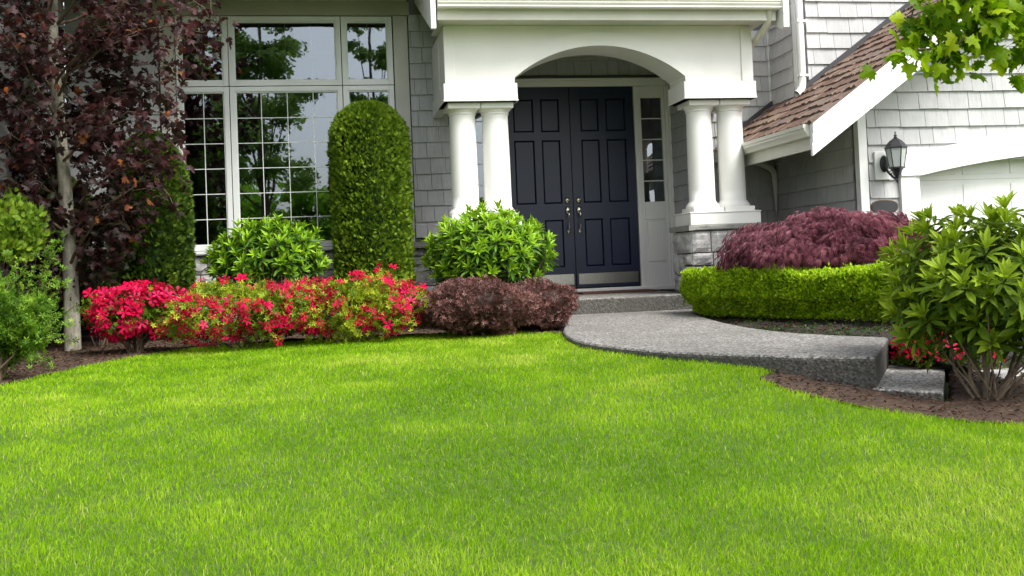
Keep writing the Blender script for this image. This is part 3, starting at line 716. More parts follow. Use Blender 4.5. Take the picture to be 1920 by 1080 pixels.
# ---- lantern, plaque, mat
pl = box('lantern_board', 5.468, 5.628, YG-.045, YG-.012, .705, .99, M['frame'], house, .004)
lan = thing('wall_lantern', 'black iron carriage lantern with clear glass on the garage wall', 'lantern', (5.57, YG-.05, .85))
bm = bmesh.new(); bmesh.ops.create_uvsphere(bm, u_segments=20, v_segments=12, radius=1, matrix=Matrix.Translation((5.565, YG-.05, .865)) @ Matrix.Diagonal((.048, .018, .085, 1))); bm_obj('back_plate', bm, M['iron'], lan, True)
LC = (at(1681, 300, YG-.20).x, YG-.20); lx, ly2 = LC
hexa = lambda r, z, ph=math.pi/6: [(lx+r*math.cos(ph+i*math.pi/3), ly2+r*math.sin(ph+i*math.pi/3), z) for i in range(6)]
def loft(name, rings, mat, par, caps=True):
    bm = bmesh.new(); rv = [[bm.verts.new(p) for p in r] for r in rings]
    for a, b in zip(rv, rv[1:]):
        for i in range(6): bm.faces.new((a[i], a[(i+1) % 6], b[(i+1) % 6], b[i]))
    if caps: bm.faces.new(rv[0][::-1]); bm.faces.new(rv[-1])
    bmesh.ops.recalc_face_normals(bm, faces=bm.faces); return bm_obj(name, bm, mat, par)
def sc6(r, z): return hexa(r, z)
loft('roof', [sc6(.108, 1.000), sc6(.112, 1.008), sc6(.096, 1.022), sc6(.086, 1.045), sc6(.060, 1.075), sc6(.028, 1.098), sc6(.014, 1.105)], M['iron'], lan)
lathe('finial', [(.014,1.10),(.020,1.108),(.010,1.118),(.018,1.128),(.007,1.140),(.007,1.16),(.001,1.172)], lx, ly2, M['iron'], lan, 12)
for i in range(6):
    a, b = hexa(.098, .998)[i], hexa(.098, .998)[(i+1) % 6]; c, d = hexa(.068, .812)[(i+1) % 6], hexa(.068, .812)[i]
    bm = bmesh.new(); bm.faces.new([bm.verts.new(q) for q in (a, b, c, d)]); bmesh.ops.solidify(bm, geom=bm.faces[:], thickness=.002); bm_obj('pane', bm, M['lglass'], lan)
    tubes('glazing_bar', [([a, d], .0055, .0055)], M['iron'], lan, 6)
loft('cup', [sc6(.082, .816), sc6(.082, .806), sc6(.060, .796), sc6(.044, .772), sc6(.032, .735), sc6(.020, .715)], M['iron'], lan)
lathe('pendant', [(.020,.716),(.010,.70),(.016,.69),(.012,.675),(.002,.655)], lx, ly2, M['iron'], lan, 12)
tubes('candle', [([(lx,ly2,.81), (lx,ly2,.90)], .011, .011)], M['bright_trim'], lan, 8)
tubes('bracket', [([(5.565,YG-.06,.84), (5.575,YG-.10,.775), (5.59,YG-.15,.725), (lx-.02,YG-.19,.705), (lx,YG-.20,.715)], .012, .011)], M['iron'], lan, 8)
tubes('scroll', [([(5.585+.03*math.cos(t)*(1-t/9), YG-.10-.01*t, .77-.03*math.sin(t)*(1-t/9)) for t in np.linspace(0, 6, 14)], .006, .004)], M['iron'], lan, 6)
pq = thing('house_plaque', 'dark oval plaque with bronze rim on the garage wall under the lantern', 'plaque', (5.56, YG-.03, .435))
def oval(name, rx, rz, y0, y1, mat):
    prism(name, [(5.56+rx*math.copysign(abs(math.cos(t))**.8, math.cos(t)), .435+rz*math.copysign(abs(math.sin(t))**.8, math.sin(t))) for t in np.linspace(0, 2*math.pi, 36, endpoint=False)], 'Y', y0, y1, mat, pq, .002)
oval('rim', .146, .069, YG-.032, YG-.012, M['goldrim']); oval('face', .138, .061, YG-.036, YG-.0325, M['bronze'])
tag(box('door_mat', 2.95, 3.87, 11.86, 12.34, -.371, -.352, M['mat'], None, .004), 'reddish brown door mat in front of the navy double doors', 'door mat')

# ------------------------------------------------------------------ foliage tools
def tmpl(v, f): return np.array(v, float), np.array(f, int)
T_SMALL = tmpl([(0,0,0),(.5,.5,.12),(0,1,0),(-.5,.5,.12)], [(0,1,2),(0,2,3)])
def oval_t(curve=.15, fold=.10, tipw=.62):
    c = lambda y: -curve*y*y
    v = [(0,0,0),(.42,.30,c(.3)+fold),(.5*tipw*1.35,.68,c(.68)+fold),(0,1,c(1)),(-.5*tipw*1.35,.68,c(.68)+fold),(-.42,.30,c(.3)+fold),(0,.36,c(.36)),(0,.7,c(.7))]
    f = [(0,1,6),(0,6,5),(1,2,7),(1,7,6),(6,7,4),(6,4,5),(2,3,7),(7,3,4)]
    return tmpl(v, f)
T_OVAL = oval_t(); T_LONG = oval_t(.22, .05, .70); T_BEECH = oval_t(.12, .07, .66)
def fan_t(angs, w=.22, lens=None, droop=0.0, z=.0):
    v = []; f = []
    for i, a in enumerate(angs):
        L = 1 if lens is None else lens[i]; ca, sa = math.cos(a), math.sin(a); k = len(v)
        for (x, y) in ((0,0),(w/2,.5),(0,1),(-w/2,.5)):
            X = (x*ca+y*sa)*L; Y = (-x*sa+y*ca)*L; v.append((X, Y, -droop*(X*X+Y*Y)+(z if abs(x) > 0 else 0)))
        f += [(k,k+1,k+2),(k,k+2,k+3)]
    return tmpl(v, f)
T_SPRAY = fan_t([-.75,-.35,0,.35,.75], .24, [.75,.92,1,.9,.78])
T_LACE = fan_t([-1.35,-.85,-.4,0,.4,.85,1.35], .13, [.5,.75,.95,1,.95,.75,.5], .25)
T_WHORL = fan_t([0,1.25,2.5,3.77,5.03], .42, None, -.35, .04)
def maple_t():
    pts = [(0,0),(.12,.05),(.34,-.10),(.30,.10),(.56,.22),(.40,.34),(.52,.56),(.26,.52),(.16,.62),(.20,.80),(0,1.0)]
    L = pts+[(-x, y) for x, y in pts[1:-1]][::-1]
    v = [(0,.32,.02)]+[(x, y, -.28*abs(x)**1.3-.15*y*y) for x, y in L]; n = len(L)
    return tmpl(v, [(0, 1+i, 1+(i+1) % n) for i in range(n)])
T_MAPLE = maple_t()
def flower_t():
    v = [(0,0,0)]; f = []
    for i in range(5):
        a = i*2*math.pi/5; k = len(v)
        for r, da, h in ((.34,-.42,.20),(.34,.42,.20),(.95,-.50,.42),(.95,.50,.42),(1.15,0,.34)):
            v.append((r*math.cos(a+da*(.34/r if r > .5 else 1)*(1.55 if r > .5 else 1)), r*math.sin(a+da*(.34/r if r > .5 else 1)*(1.55 if r > .5 else 1)), h))
        f += [(0,k,k+1),(k,k+2,k+3),(k,k+3,k+1),(k+2,k+4,k+3)]
    return tmpl(v, f)
T_FLOWER = flower_t()
def nrm(a): return a/(np.linalg.norm(a, axis=-1, keepdims=True)+1e-9)
def frames(D, U, L, W=None):
    """leaf axis D, approximate upper side U, length L, width W -> columns x, y, z"""
    D = nrm(D); X = nrm(np.cross(D, U)); Z = np.cross(X, D)
    L = np.broadcast_to(L, len(D)); W = L if W is None else np.broadcast_to(W, len(D))
    return np.stack([X*W[:, None], D*L[:, None], Z*L[:, None]], -1)
CAMXYZ = np.array([0, 0, 0.])
def inview(P):
    q = P@np.array(CF); x = 960+FPX*(P@np.array(CR))/q; y = 440-FPX*(P@np.array(CU))/q
    return (x > -20) & (x < 1940) & (y > -20) & (y < 1100)
MC = {}
def bucket_mesh(name, T, v, mat):
    b = min(7, max(0, int(v*8))); key = (name, id(T[0]), b, mat.name)
    if key not in MC: MC[key] = mesh_raw(name, T[0], T[1], mat, False, np.full(len(T[1]), (b+.5)/8))
    return MC[key]
def merged(name, T, P, A, v, mat, parent, kind='stuff'):
    Vt, Ft = T; n = len(P)
    V = np.einsum('nij,kj->nki', A, Vt)+P[:, None, :]
    Fa = Ft[None]+(np.arange(n)*len(Vt))[:, None, None]
    o = obj(name, mesh_raw(name, V.reshape(-1, 3), Fa.reshape(-1, 3), mat, False, np.repeat(v, len(Ft))), parent)
    if kind: o['kind'] = kind
    return o
def scatter(name, T, P, A, v, mat, parent, single=0):
    """the nearest leaves as objects of their own, the rest joined"""
    v = np.clip(v, 0, .999)
    if single:
        d = np.linalg.norm(P, axis=1)+np.where(inview(P), 0, 100); order = np.argsort(d); si = order[:single]; ri = order[single:]
        off = Vector((0, 0, 0)); q = parent
        while q: off += q.location; q = q.parent
        for i in si:
            o = bpy.data.objects.new(name, bucket_mesh(name, T, v[i], mat)); COL.objects.link(o); o.parent = parent
            a = A[i]; p = P[i]
            o.matrix_local = Matrix(((a[0,0],a[0,1],a[0,2],p[0]-off.x),(a[1,0],a[1,1],a[1,2],p[1]-off.y),(a[2,0],a[2,1],a[2,2],p[2]-off.z),(0,0,0,1)))
        P, A, v = P[ri], A[ri], v[ri]
    if len(P): merged('foliage' if name == 'leaf' else name, T, P, A, v, mat, parent)
def sphere_dirs(n, zmin=-1.0):
    z = RNG.uniform(zmin, 1, n); a = RNG.uniform(0, 2*np.pi, n); r = np.sqrt(1-z*z)
    return np.stack([r*np.cos(a), r*np.sin(a), z], 1)
def fib(n, zmin=-.4):
    i = np.arange(n)+.5; z = 1-(1-zmin)*i/n; a = i*2.399963; r = np.sqrt(np.clip(1-z*z, 0, 1))
    return np.stack([r*np.cos(a), r*np.sin(a), z], 1)
def nz(P, s, seed=0.): return np.array([noise.noise((p[0]*s+seed, p[1]*s-seed, p[2]*s+seed*.5)) for p in P])
def jit(n, s): return RNG.normal(0, s, (n, 3))
UP = np.array([0, 0, 1.])

# leaf colours
M['yew'] = leafmat('arborvitae_leaf', [(0, (.012,.033,.003)), (.3, (.042,.092,.006)), (.65, (.098,.180,.011)), (1, (.19,.285,.02))], .6, .25, .15)
M['yewdark'] = leafmat('dark_conifer_leaf', [(0, (.014,.034,.005)), (.4, (.05,.10,.009)), (1, (.16,.24,.02))], .6, .25, .15)
M['rhodo'] = leafmat('rhododendron_leaf', [(0, (.012,.04,.003)), (.4, (.05,.13,.005)), (.7, (.15,.31,.008)), (1, (.29,.47,.018))], .5, .3, .3)
M['rhodobig'] = leafmat('large_rhododendron_leaf', [(0, (.016,.038,.003)), (.35, (.045,.09,.005)), (.65, (.12,.20,.009)), (1, (.27,.38,.018))], .5, .3, .2)
M['azleaf'] = leafmat('azalea_leaf', [(0, (.02,.045,.003)), (.4, (.09,.16,.008)), (.75, (.28,.36,.015)), (1, (.50,.52,.04))], .5, .3, .25)
M['azflower'] = leafmat('red_azalea_petal', [(0, (.24,.001,.016)), (.45, (.42,.002,.036)), (.85, (.54,.004,.062)), (1, (.60,.035,.12))], .7, .25, .08)
M['barberry'] = leafmat('barberry_leaf', [(0, (.03,.018,.012)), (.4, (.09,.038,.030)), (.75, (.20,.09,.08)), (1, (.34,.20,.16))], .5, .2, .3)
M['box'] = leafmat('boxwood_leaf', [(0, (.03,.075,.002)), (.35, (.10,.21,.004)), (.65, (.25,.43,.008)), (1, (.46,.62,.02))], .45, .4, .25)
M['lace'] = leafmat('laceleaf_maple_leaf', [(0, (.028,.010,.015)), (.35, (.085,.022,.034)), (.65, (.19,.055,.078)), (1, (.36,.14,.17))], .5, .35, .35)
M['beech'] = leafmat('purple_maple_leaf', [(0, (.012,.016,.005)), (.3, (.026,.013,.010)), (.6, (.050,.017,.020)), (.85, (.09,.026,.022)), (1, (.24,.08,.014))], .5, .35, .25)
M['maple'] = leafmat('maple_leaf', [(0, (.05,.13,.002)), (.4, (.14,.27,.003)), (.8, (.32,.47,.007)), (1, (.50,.60,.02))], .45, .6, .2)
M['spirea'] = leafmat('spirea_leaf', [(0, (.025,.065,.006)), (.4, (.07,.16,.012)), (.8, (.17,.31,.02)), (1, (.28,.43,.035))], .5, .35, .25)
M['farleaf'] = leafmat('far_tree_leaf', [(0, (.08,.15,.03)), (.5, (.18,.30,.06)), (1, (.30,.44,.10))], .6, .45, .1)
M['farbright'] = leafmat('far_bright_leaf', [(0, (.10,.2,.02)), (.5, (.2,.40,.03)), (1, (.34,.55,.05))], .5, .4, .2)
M['blade'] = leafmat('grass_blade', [(0, (.10,.23,.003)), (.4, (.19,.38,.005)), (.7, (.30,.47,.014)), (.9, (.40,.51,.06)), (1, (.50,.52,.15))], .6, .42, .08)

# ------------------------------------------------------------------ lawn
def blades():
    bands = [(1.2, 2.2, 7000), (2.2, 3.0, 24000), (3.0, 3.8, 18500), (3.8, 4.8, 13000), (4.8, 6.0, 8500), (6.0, 7.4, 5600), (7.4, 9.2, 4600)]
    P = []; W = []
    for a, b_, den in bands:
        x0 = -.62*b_-.8; x1 = min(.66*b_+1.2, 6); n = int((b_-a)*(x1-x0)*den)
        q = np.stack([RNG.uniform(x0, x1, n), RNG.uniform(a, b_, n)], 1); P.append(q); W.append(np.full(n, .0022*max(1, (a+b_)/2/3.6)))
    P = np.concatenate(P); W = np.concatenate(W)
    PL = [(x, y) for x, y in LAWN]
    m = inpoly(P[:, 0]+RNG.normal(0, .008, len(P)), P[:, 1]+RNG.normal(0, .008, len(P)), PL); P = P[m]; W = W[m]; n = len(P)
    # coarse fields, looked up on a grid
    gx_ = np.linspace(-8, 7, 240); gy_ = np.linspace(0, 10, 160); GX, GYy = np.meshgrid(gx_, gy_)
    def field(s, seed): return noise2(GX, GYy, s, seed)
    def look(Fd):
        i = np.clip(((P[:, 0]+8)/15*239), 0, 238.99); j = np.clip(P[:, 1]/10*159, 0, 158.99); i0 = i.astype(int); j0 = j.astype(int); fi = i-i0; fj = j-j0
        return Fd[j0, i0]*(1-fi)*(1-fj)+Fd[j0, i0+1]*fi*(1-fj)+Fd[j0+1, i0]*(1-fi)*fj+Fd[j0+1, i0+1]*fi*fj
    a = look(field(1.1, 3.3)); b_ = look(field(3.6, 9.1)); c = look(field(.6, 5.5)); e = look(field(9., 2.2))
    H = (.027+.005*b_+.005*e)*RNG.uniform(.6, 1.25, n)
    az = 2.2*a+3.0*b_+RNG.normal(0, 1.5, n); lean = np.abs(RNG.normal(.45, .32, n))
    dx, dy = np.cos(az)*lean*H, np.sin(az)*lean*H
    fa = RNG.uniform(0, np.pi, n); wx, wy = np.cos(fa)*W/2, np.sin(fa)*W/2
    z = gz(P[:, 0], P[:, 1])
    def pt(fx, fw, hz): return np.stack([P[:, 0]+dx*fx+wx*fw, P[:, 1]+dy*fx+wy*fw, z+H*hz], 1)
    V = np.stack([pt(0, -1, 0), pt(0, 1, 0), pt(.35, .85, .6), pt(.35, -.85, .6), pt(1.05, 0, .98)], 1)
    F = np.array([(0,1,2),(0,2,3),(3,2,4)])[None]+(np.arange(n)*5)[:, None, None]
    g_ = look(field(2.1, 13.)); v = .46+.16*b_+.20*c+.22*a+.16*e+.38*np.clip(g_+.3*b_-.1, 0, 1)+RNG.normal(0, .14, n)
    straw = (RNG.random(n) < .03+.05*np.clip(a+c, 0, 1)); v = np.where(straw, .97, np.clip(v, 0, .9))
    o = obj('grass', mesh_raw('grass', V.reshape(-1, 3), F.reshape(-1, 3), M['blade'], False, np.repeat(v, 3)))
    tag(o, 'short bright green mown grass covering the front lawn', 'grass', kind='stuff'); print('blades', n)
blades()
# bark chips on the bed
def chips():
    n = 44000; x = RNG.uniform(-5.2, 6.2, n); y = RNG.uniform(3.0, 10.8, n)
    m = ~inpoly(x, y, LAWN) & ~inpoly(x, y, walk_poly) & ~inpoly(x, y, STEP) & ((x < 4.7) | (RNG.random(n) < .3)); x, y = x[m], y[m]; n = len(x); hb = inpoly(x, y, hb_poly)
    P = np.stack([x, y, np.where(hb, hbz(x, y)+.006, gz(x, y)+.022)+RNG.uniform(-.006, .012, n)], 1)
    D = sphere_dirs(n); D[:, 2] *= .3
    A = frames(D, UP+jit(n, .35), RNG.uniform(.012, .045, n), RNG.uniform(.006, .016, n))
    mt = leafmat('bark_chip', [(0, (.016,.008,.004)), (.5, (.060,.030,.015)), (.85, (.125,.070,.038)), (1, (.32,.23,.14))], .9, 0.0, .2)
    o = merged('bark_chips', T_SMALL, P, A, np.clip(RNG.beta(2, 3, n), 0, 1), mt, None); tag(o, 'loose brown bark chips covering the planting beds', 'bark mulch')
chips()
def moss():
    n = 3500; x = RNG.uniform(3.1, 5.2, n); y = RNG.uniform(6.0, 10.2, n); f = noise2(x, y, 3., 4.); m = inpoly(x, y, hb_poly) & (f+RNG.normal(0, .1, n) > .0); x, y = x[m], y[m]; n = len(x)
    P = np.stack([x, y, hbz(x, y)], 1); D = sphere_dirs(n, .1); A = frames(D, UP+jit(n, .6), RNG.uniform(.012, .03, n))
    tag(merged('moss', T_WHORL, P, A, np.clip(RNG.normal(.02, .08, n), 0, 1), M['spirea'], None), 'patches of low moss and weeds on the soil under the boxwood hedge', 'moss')
moss()

# ------------------------------------------------------------------ shrubs
def column_conifer(name, label, px, Y, rx, ztop, zbot, mat, n, dome=.5, cone=False, ry=None, size=.055, vb=.5):
    ry = ry or rx; c = at(px, 400, Y); root = thing(name, label, 'conifer', (c.x, Y, float(gz(c.x, Y))))
    t = RNG.random(n); a = RNG.uniform(0, 2*np.pi, n); z = zbot+(ztop-zbot)*t
    if cone: rr = (1-t)**.62*1.0
    else:
        h = (ztop-z)/dome; rr = np.where(h < 1, np.sqrt(np.clip(1-(1-h)**2.6, 0, 1)), 1.0)
        cap = RNG.random(n) < .14; q = np.sqrt(RNG.random(n)); rr2 = np.where(cap, q, rr); z = np.where(cap, ztop-dome*(1-(1-q**2)**(1/2.6)), z); rr = rr2
    fx = rx*rr; fy = ry*rr
    base = np.stack([np.cos(a), np.sin(a), z*2.2], 1)
    bulge = 1+.05*nz(base, 1.6, 4.)+.08*nz(base, 5, 1.)+.05*nz(base, 14, 6.)
    dp = 1-np.abs(RNG.normal(0, .055, n))
    P = np.stack([c.x+np.cos(a)*fx*bulge*dp, Y+np.sin(a)*fy*bulge*dp, z], 1)
    out = np.stack([np.cos(a), np.sin(a), np.where(rr < .8, 1.2, .15)], 1)
    D = nrm(out*.85+UP*.5+jit(n, .5)); S = nrm(np.cross(out, UP)+jit(n, .9))
    A = frames(D, S+out*.5, RNG.uniform(.7, 1.35, n)*size, RNG.uniform(.6, 1.1, n)*size)
    v = vb+.35*nz(P, 12, 2.)+.15*nz(P, 2.5, 7.)+RNG.normal(0, .2, n)
    merged('foliage', T_SPRAY, P, A, np.clip(v, 0, 1), mat, root)
    lathe('core', [(.01, zbot)]+[(rx*.86*((1-tt)**.62 if cone else (1 if (ztop-(zbot+(ztop-zbot)*tt)) > dome else math.sqrt(max(0, 1-(1-(ztop-(zbot+(ztop-zbot)*tt))/dome)**2.6)))), zbot+(ztop-zbot-.06)*tt) for tt in np.linspace(0, 1, 16)], c.x, Y, mat, root, 20)
    tubes('trunk', [([(c.x, Y, float(gz(c.x, Y))-.05), (c.x, Y, zbot+.1)], .05, .04)], M['twig'], root)
    return root
column_conifer('clipped_arborvitae', 'tall clipped round topped green arborvitae column right of the big window', 697, 11.10, .40, 1.755, -.30, M['yew'], 19000, size=.044, vb=.80)
column_conifer('conical_arborvitae', 'dark green arborvitae standing left of the big window behind the purple leaved tree', 282, 10.6, .37, 1.40, -.45, M['yewdark'], 11000, dome=.9, vb=.42)
column_conifer('conical_arborvitae', 'dark conifer at the far left behind the light green shrubs', 75, 11.0, .55, 1.1, -.45, M['yewdark'], 7000, dome=.8)

def bush(name, label, cat, c, rad, base_z, n, T, L, W, mat, lift=.5, zmin=-.55, depth=.10, lump=.10, ls=3.0, vb=.5, twigs=14, core=.0, top_bright=0.0, droop=0.0, group=None, sup=2.0, flat_up=.6, lobes=0):
    root = thing(name, label, cat, (c[0], c[1], base_z), group)
    d = sphere_dirs(n, zmin); k = (np.abs(d)**sup).sum(1)**(-1/sup); d2 = d*k[:, None]
    c = np.array(c, float); r = np.array(rad, float)
    q = d2*r
    if lobes:
        lc = np.concatenate([np.zeros((1, 3)), fib(lobes, -.45)*np.array([.62, .62, .50])*RNG.uniform(.8, 1.1, (lobes, 1))]); lr = np.concatenate([[.72], RNG.uniform(.30, .46, lobes)])
        pk = lr**2/np.sum(lr**2); li = RNG.choice(lobes+1, n, p=pk); q = (lc[li]+d2*lr[li][:, None])
        dist = np.linalg.norm(q[:, None, :]-lc[None], axis=2)/lr[None]; dist[np.arange(n), li] = 9; ok_ = dist.min(1) > .86
        q = q[ok_]*r; d = d[ok_]; d2 = d2[ok_]; n = len(q)
    bl = 1+lump*nz(q+c, ls, 3.)*1.6+lump*.5*nz(q+c, ls*3, 8.)
    dp = 1-np.abs(RNG.normal(0, depth, n))
    P = c+q*(bl*dp)[:, None]
    out = nrm(d2/r)
    D = nrm(out*.8+UP*lift+jit(n, .45)-UP*droop)
    A = frames(D, out*.5+UP*flat_up+jit(n, .35), RNG.uniform(.7, 1.25, n)*L, RNG.uniform(.8, 1.15, n)*W)
    v = vb+.25*nz(P, 6, 2.)+.15*nz(P, 2, 5.)+RNG.normal(0, .16, n)+top_bright*d[:, 2]
    keep = P[:, 2] > gz(P[:, 0], P[:, 1])+.02
    merged('foliage', T, P[keep], A[keep], np.clip(v[keep], 0, 1), mat, root)
    lst = []
    for i in range(twigs):
        e = P[RNG.integers(n)]; b0 = np.array([c[0], c[1], base_z-.03])+np.array([*RNG.normal(0, .05, 2), 0])*r[0]/.4
        lst.append((curve_path(b0, b0+(e-b0)*.92, (0, 0, .04), 6, .015), .010, .003))
    if lst: tubes('branches', lst, M['twig'], root, 5)
    if core:
        m_ = bmesh.new(); bmesh.ops.create_icosphere(m_, subdivisions=3, radius=1)
        for vtx in m_.verts:
            dd = np.array(vtx.co); kk = (np.abs(dd)**sup).sum()**(-1/sup); pq_ = c+dd*kk*r*core
            pq_[2] = max(pq_[2], base_z); vtx.co = pq_
        bm_obj('core', m_, mat, root, True)
    return root, P[keep], out[keep]
def flowers(root, P, O, n, size, single, seed, thr):
    f = nz(P, 3.2, seed)+.6*nz(P, 8, seed+3)+RNG.normal(0, .12, len(P)); ok = np.where((f > thr) & (O[:, 1] < .5) & (P[:, 2] > gz(P[:, 0], P[:, 1])+.07))[0]
    idx = RNG.permutation(ok)[:n]; P = P[idx]+O[idx]*.022; O = O[idx]; n = len(P)
    ax_ = nrm(O*.8+UP*.15+np.array([0, -.35, 0])+jit(n, .4)); t = nrm(np.cross(ax_, UP+jit(n, .3)))
    L = RNG.uniform(.75, 1.2, n)*size; A = np.stack([t*L[:, None], np.cross(ax_, t)*L[:, None], ax_*L[:, None]], -1)
    scatter('flower', T_FLOWER, P, A, RNG.uniform(0, 1, n), M['azflower'], root, single)
def bz(px, py, Y): return at(px, py, Y)
def bush_px(px0, px1, pytop, pybot, Y, depth_r=None):
    """centre and radii from the extent seen in the photograph at depth Y"""
    a, b_ = at(px0, (pytop+pybot)/2, Y), at(px1, (pytop+pybot)/2, Y); t_, u_ = at((px0+px1)/2, pytop, Y), at((px0+px1)/2, pybot, Y)
    rx = (b_.x-a.x)/2; rz = (t_.z-u_.z)/2
    return ((a.x+b_.x)/2, Y, (t_.z+u_.z)/2), (rx, depth_r or rx*.85, rz)
# azaleas
def azalea(label, ext, Y, nl, nf, seed, thr, leafv=.5, single=90, dr=None, size=.030, flowersize=.038, sb=None):
    c, r = bush_px(*ext, Y, dr); bz_ = float(gz(c[0], c[1]))
    root, P, O = bush('azalea', label, 'azalea', c, r, bz_, nl*2, T_WHORL, size, size, M['azleaf'], lift=.5, zmin=-.95, lump=.30, ls=4, vb=leafv, depth=.16, twigs=16, lobes=22, sup=4.5, group='red azaleas in the front bed', core=.0)
    flowers(root, P, O, nf, flowersize, single, seed, thr)
azalea('red azalea almost covered in blossom, beside the tree trunk, leftmost azalea of the row', (164, 340, 532, 642), 8.9, 3000, 480, 1.5, -.30, .35, 280, size=.028, flowersize=.046)
azalea('wide red azalea with yellow green leaves in front of the left rhododendron', (296, 604, 524, 654), 8.75, 5200, 560, 6.2, -.06, .56, 290)
azalea('red azalea with the most yellow leaves, in front of the clipped arborvitae column', (520, 798, 510, 654), 8.95, 5400, 430, 4.7, .0, .64, 290)
azalea('small red azalea half hidden between the walkway step and the large rhododendron', (1664, 1860, 585, 770), 6.0, 2200, 130, 2.1, -.1, .3, 110, dr=.25)
# barberries
for lab, ext, Y, n in (('broad purple brown barberry bush between the azaleas and the walkway', (776, 1014, 512, 648), 8.75, 17000), ('smaller reddish barberry bush right beside the curved walkway end', (920, 1096, 518, 640), 9.1, 10000)):
    c, r = bush_px(*ext, Y); bush('barberry_bush', lab, 'barberry', c, r, float(gz(c[0], c[1])), n, T_WHORL, .026, .024, M['barberry'], lift=.6, zmin=-.95, lump=.16, ls=4, depth=.10, vb=.58, sup=2.8, core=.66, lobes=14, group='purple barberries by the walkway')
# spirea and small shrubs at left
c, r = bush_px(-140, 96, 496, 735, 7.1); bush('spirea_shrub', 'light green small leaved shrub at the left edge of the lawn', 'shrub', c, r, float(gz(c[0], c[1])), 22000, T_WHORL, .030, .030, M['spirea'], lift=.8, zmin=-.98, lump=.5, ls=4.5, depth=.26, vb=.52, core=.4, lobes=20, twigs=40)
c, r = bush_px(-90, 70, 408, 520, 8.8); bush('golden_shrub', 'yellow green feathery shrub behind the light green shrub at the left edge', 'shrub', c, (r[0], r[1], r[2]*1.3), float(gz(c[0], c[1])), 9000, T_SPRAY, .06, .05, M['yew'], lift=1.1, lump=.7, ls=4, vb=.7, core=.3, lobes=14, depth=.2)
c, r = bush_px(146, 226, 478, 600, 10.0); bush('small_shrub', 'small dull green shrub behind the grey tree trunk', 'shrub', c, r, float(gz(c[0], c[1])), 2600, T_WHORL, .026, .026, M['spirea'], lift=.8, zmin=-.8, lump=.3, vb=.22, core=.0, lobes=6)
# arching shoots of the spirea
def shoots(root_lab, base, tips, mat, nleaf, L):
    root = thing('leafy_shoots', root_lab, 'shrub', tuple(base)); P = []; D = []; lst = []
    for t_ in tips:
        pth = curve_path(base+RNG.normal(0, .05, 3)*np.array([1, 1, 0]), t_, (0, 0, .06), 9, .012); lst.append((pth, .006, .002))
        for i in range(nleaf):
            u = RNG.uniform(.25, 1); k = u*8; i0 = min(7, int(k)); p = pth[i0]+(pth[i0+1]-pth[i0])*(k-i0); P.append(p+RNG.normal(0, .018, 3)); D.append(RNG.normal(0, .6, 3)+np.array([0, 0, .5]))
    P = np.array(P); D = np.array(D); n = len(P); A = frames(D, UP+jit(n, .4), RNG.uniform(.7, 1.2, n)*L)
    tubes('stems', lst, M['twig'], root, 5); merged('foliage', T_WHORL, P, A, np.clip(RNG.normal(.55, .2, n), 0, 1), mat, root)
gb = ground_at(45, 660)
shoots('tall arching light green shoots rising in front of the purple leaved tree at the left', np.array(gb), [np.array(at(x, y, 7.6)) for x, y in ((112,438),(95,455),(70,470),(120,500),(138,575),(140,640),(45,490),(125,530),(15,470),(104,470),(135,610),(100,690),(60,690))], M['spirea'], 55, .025)
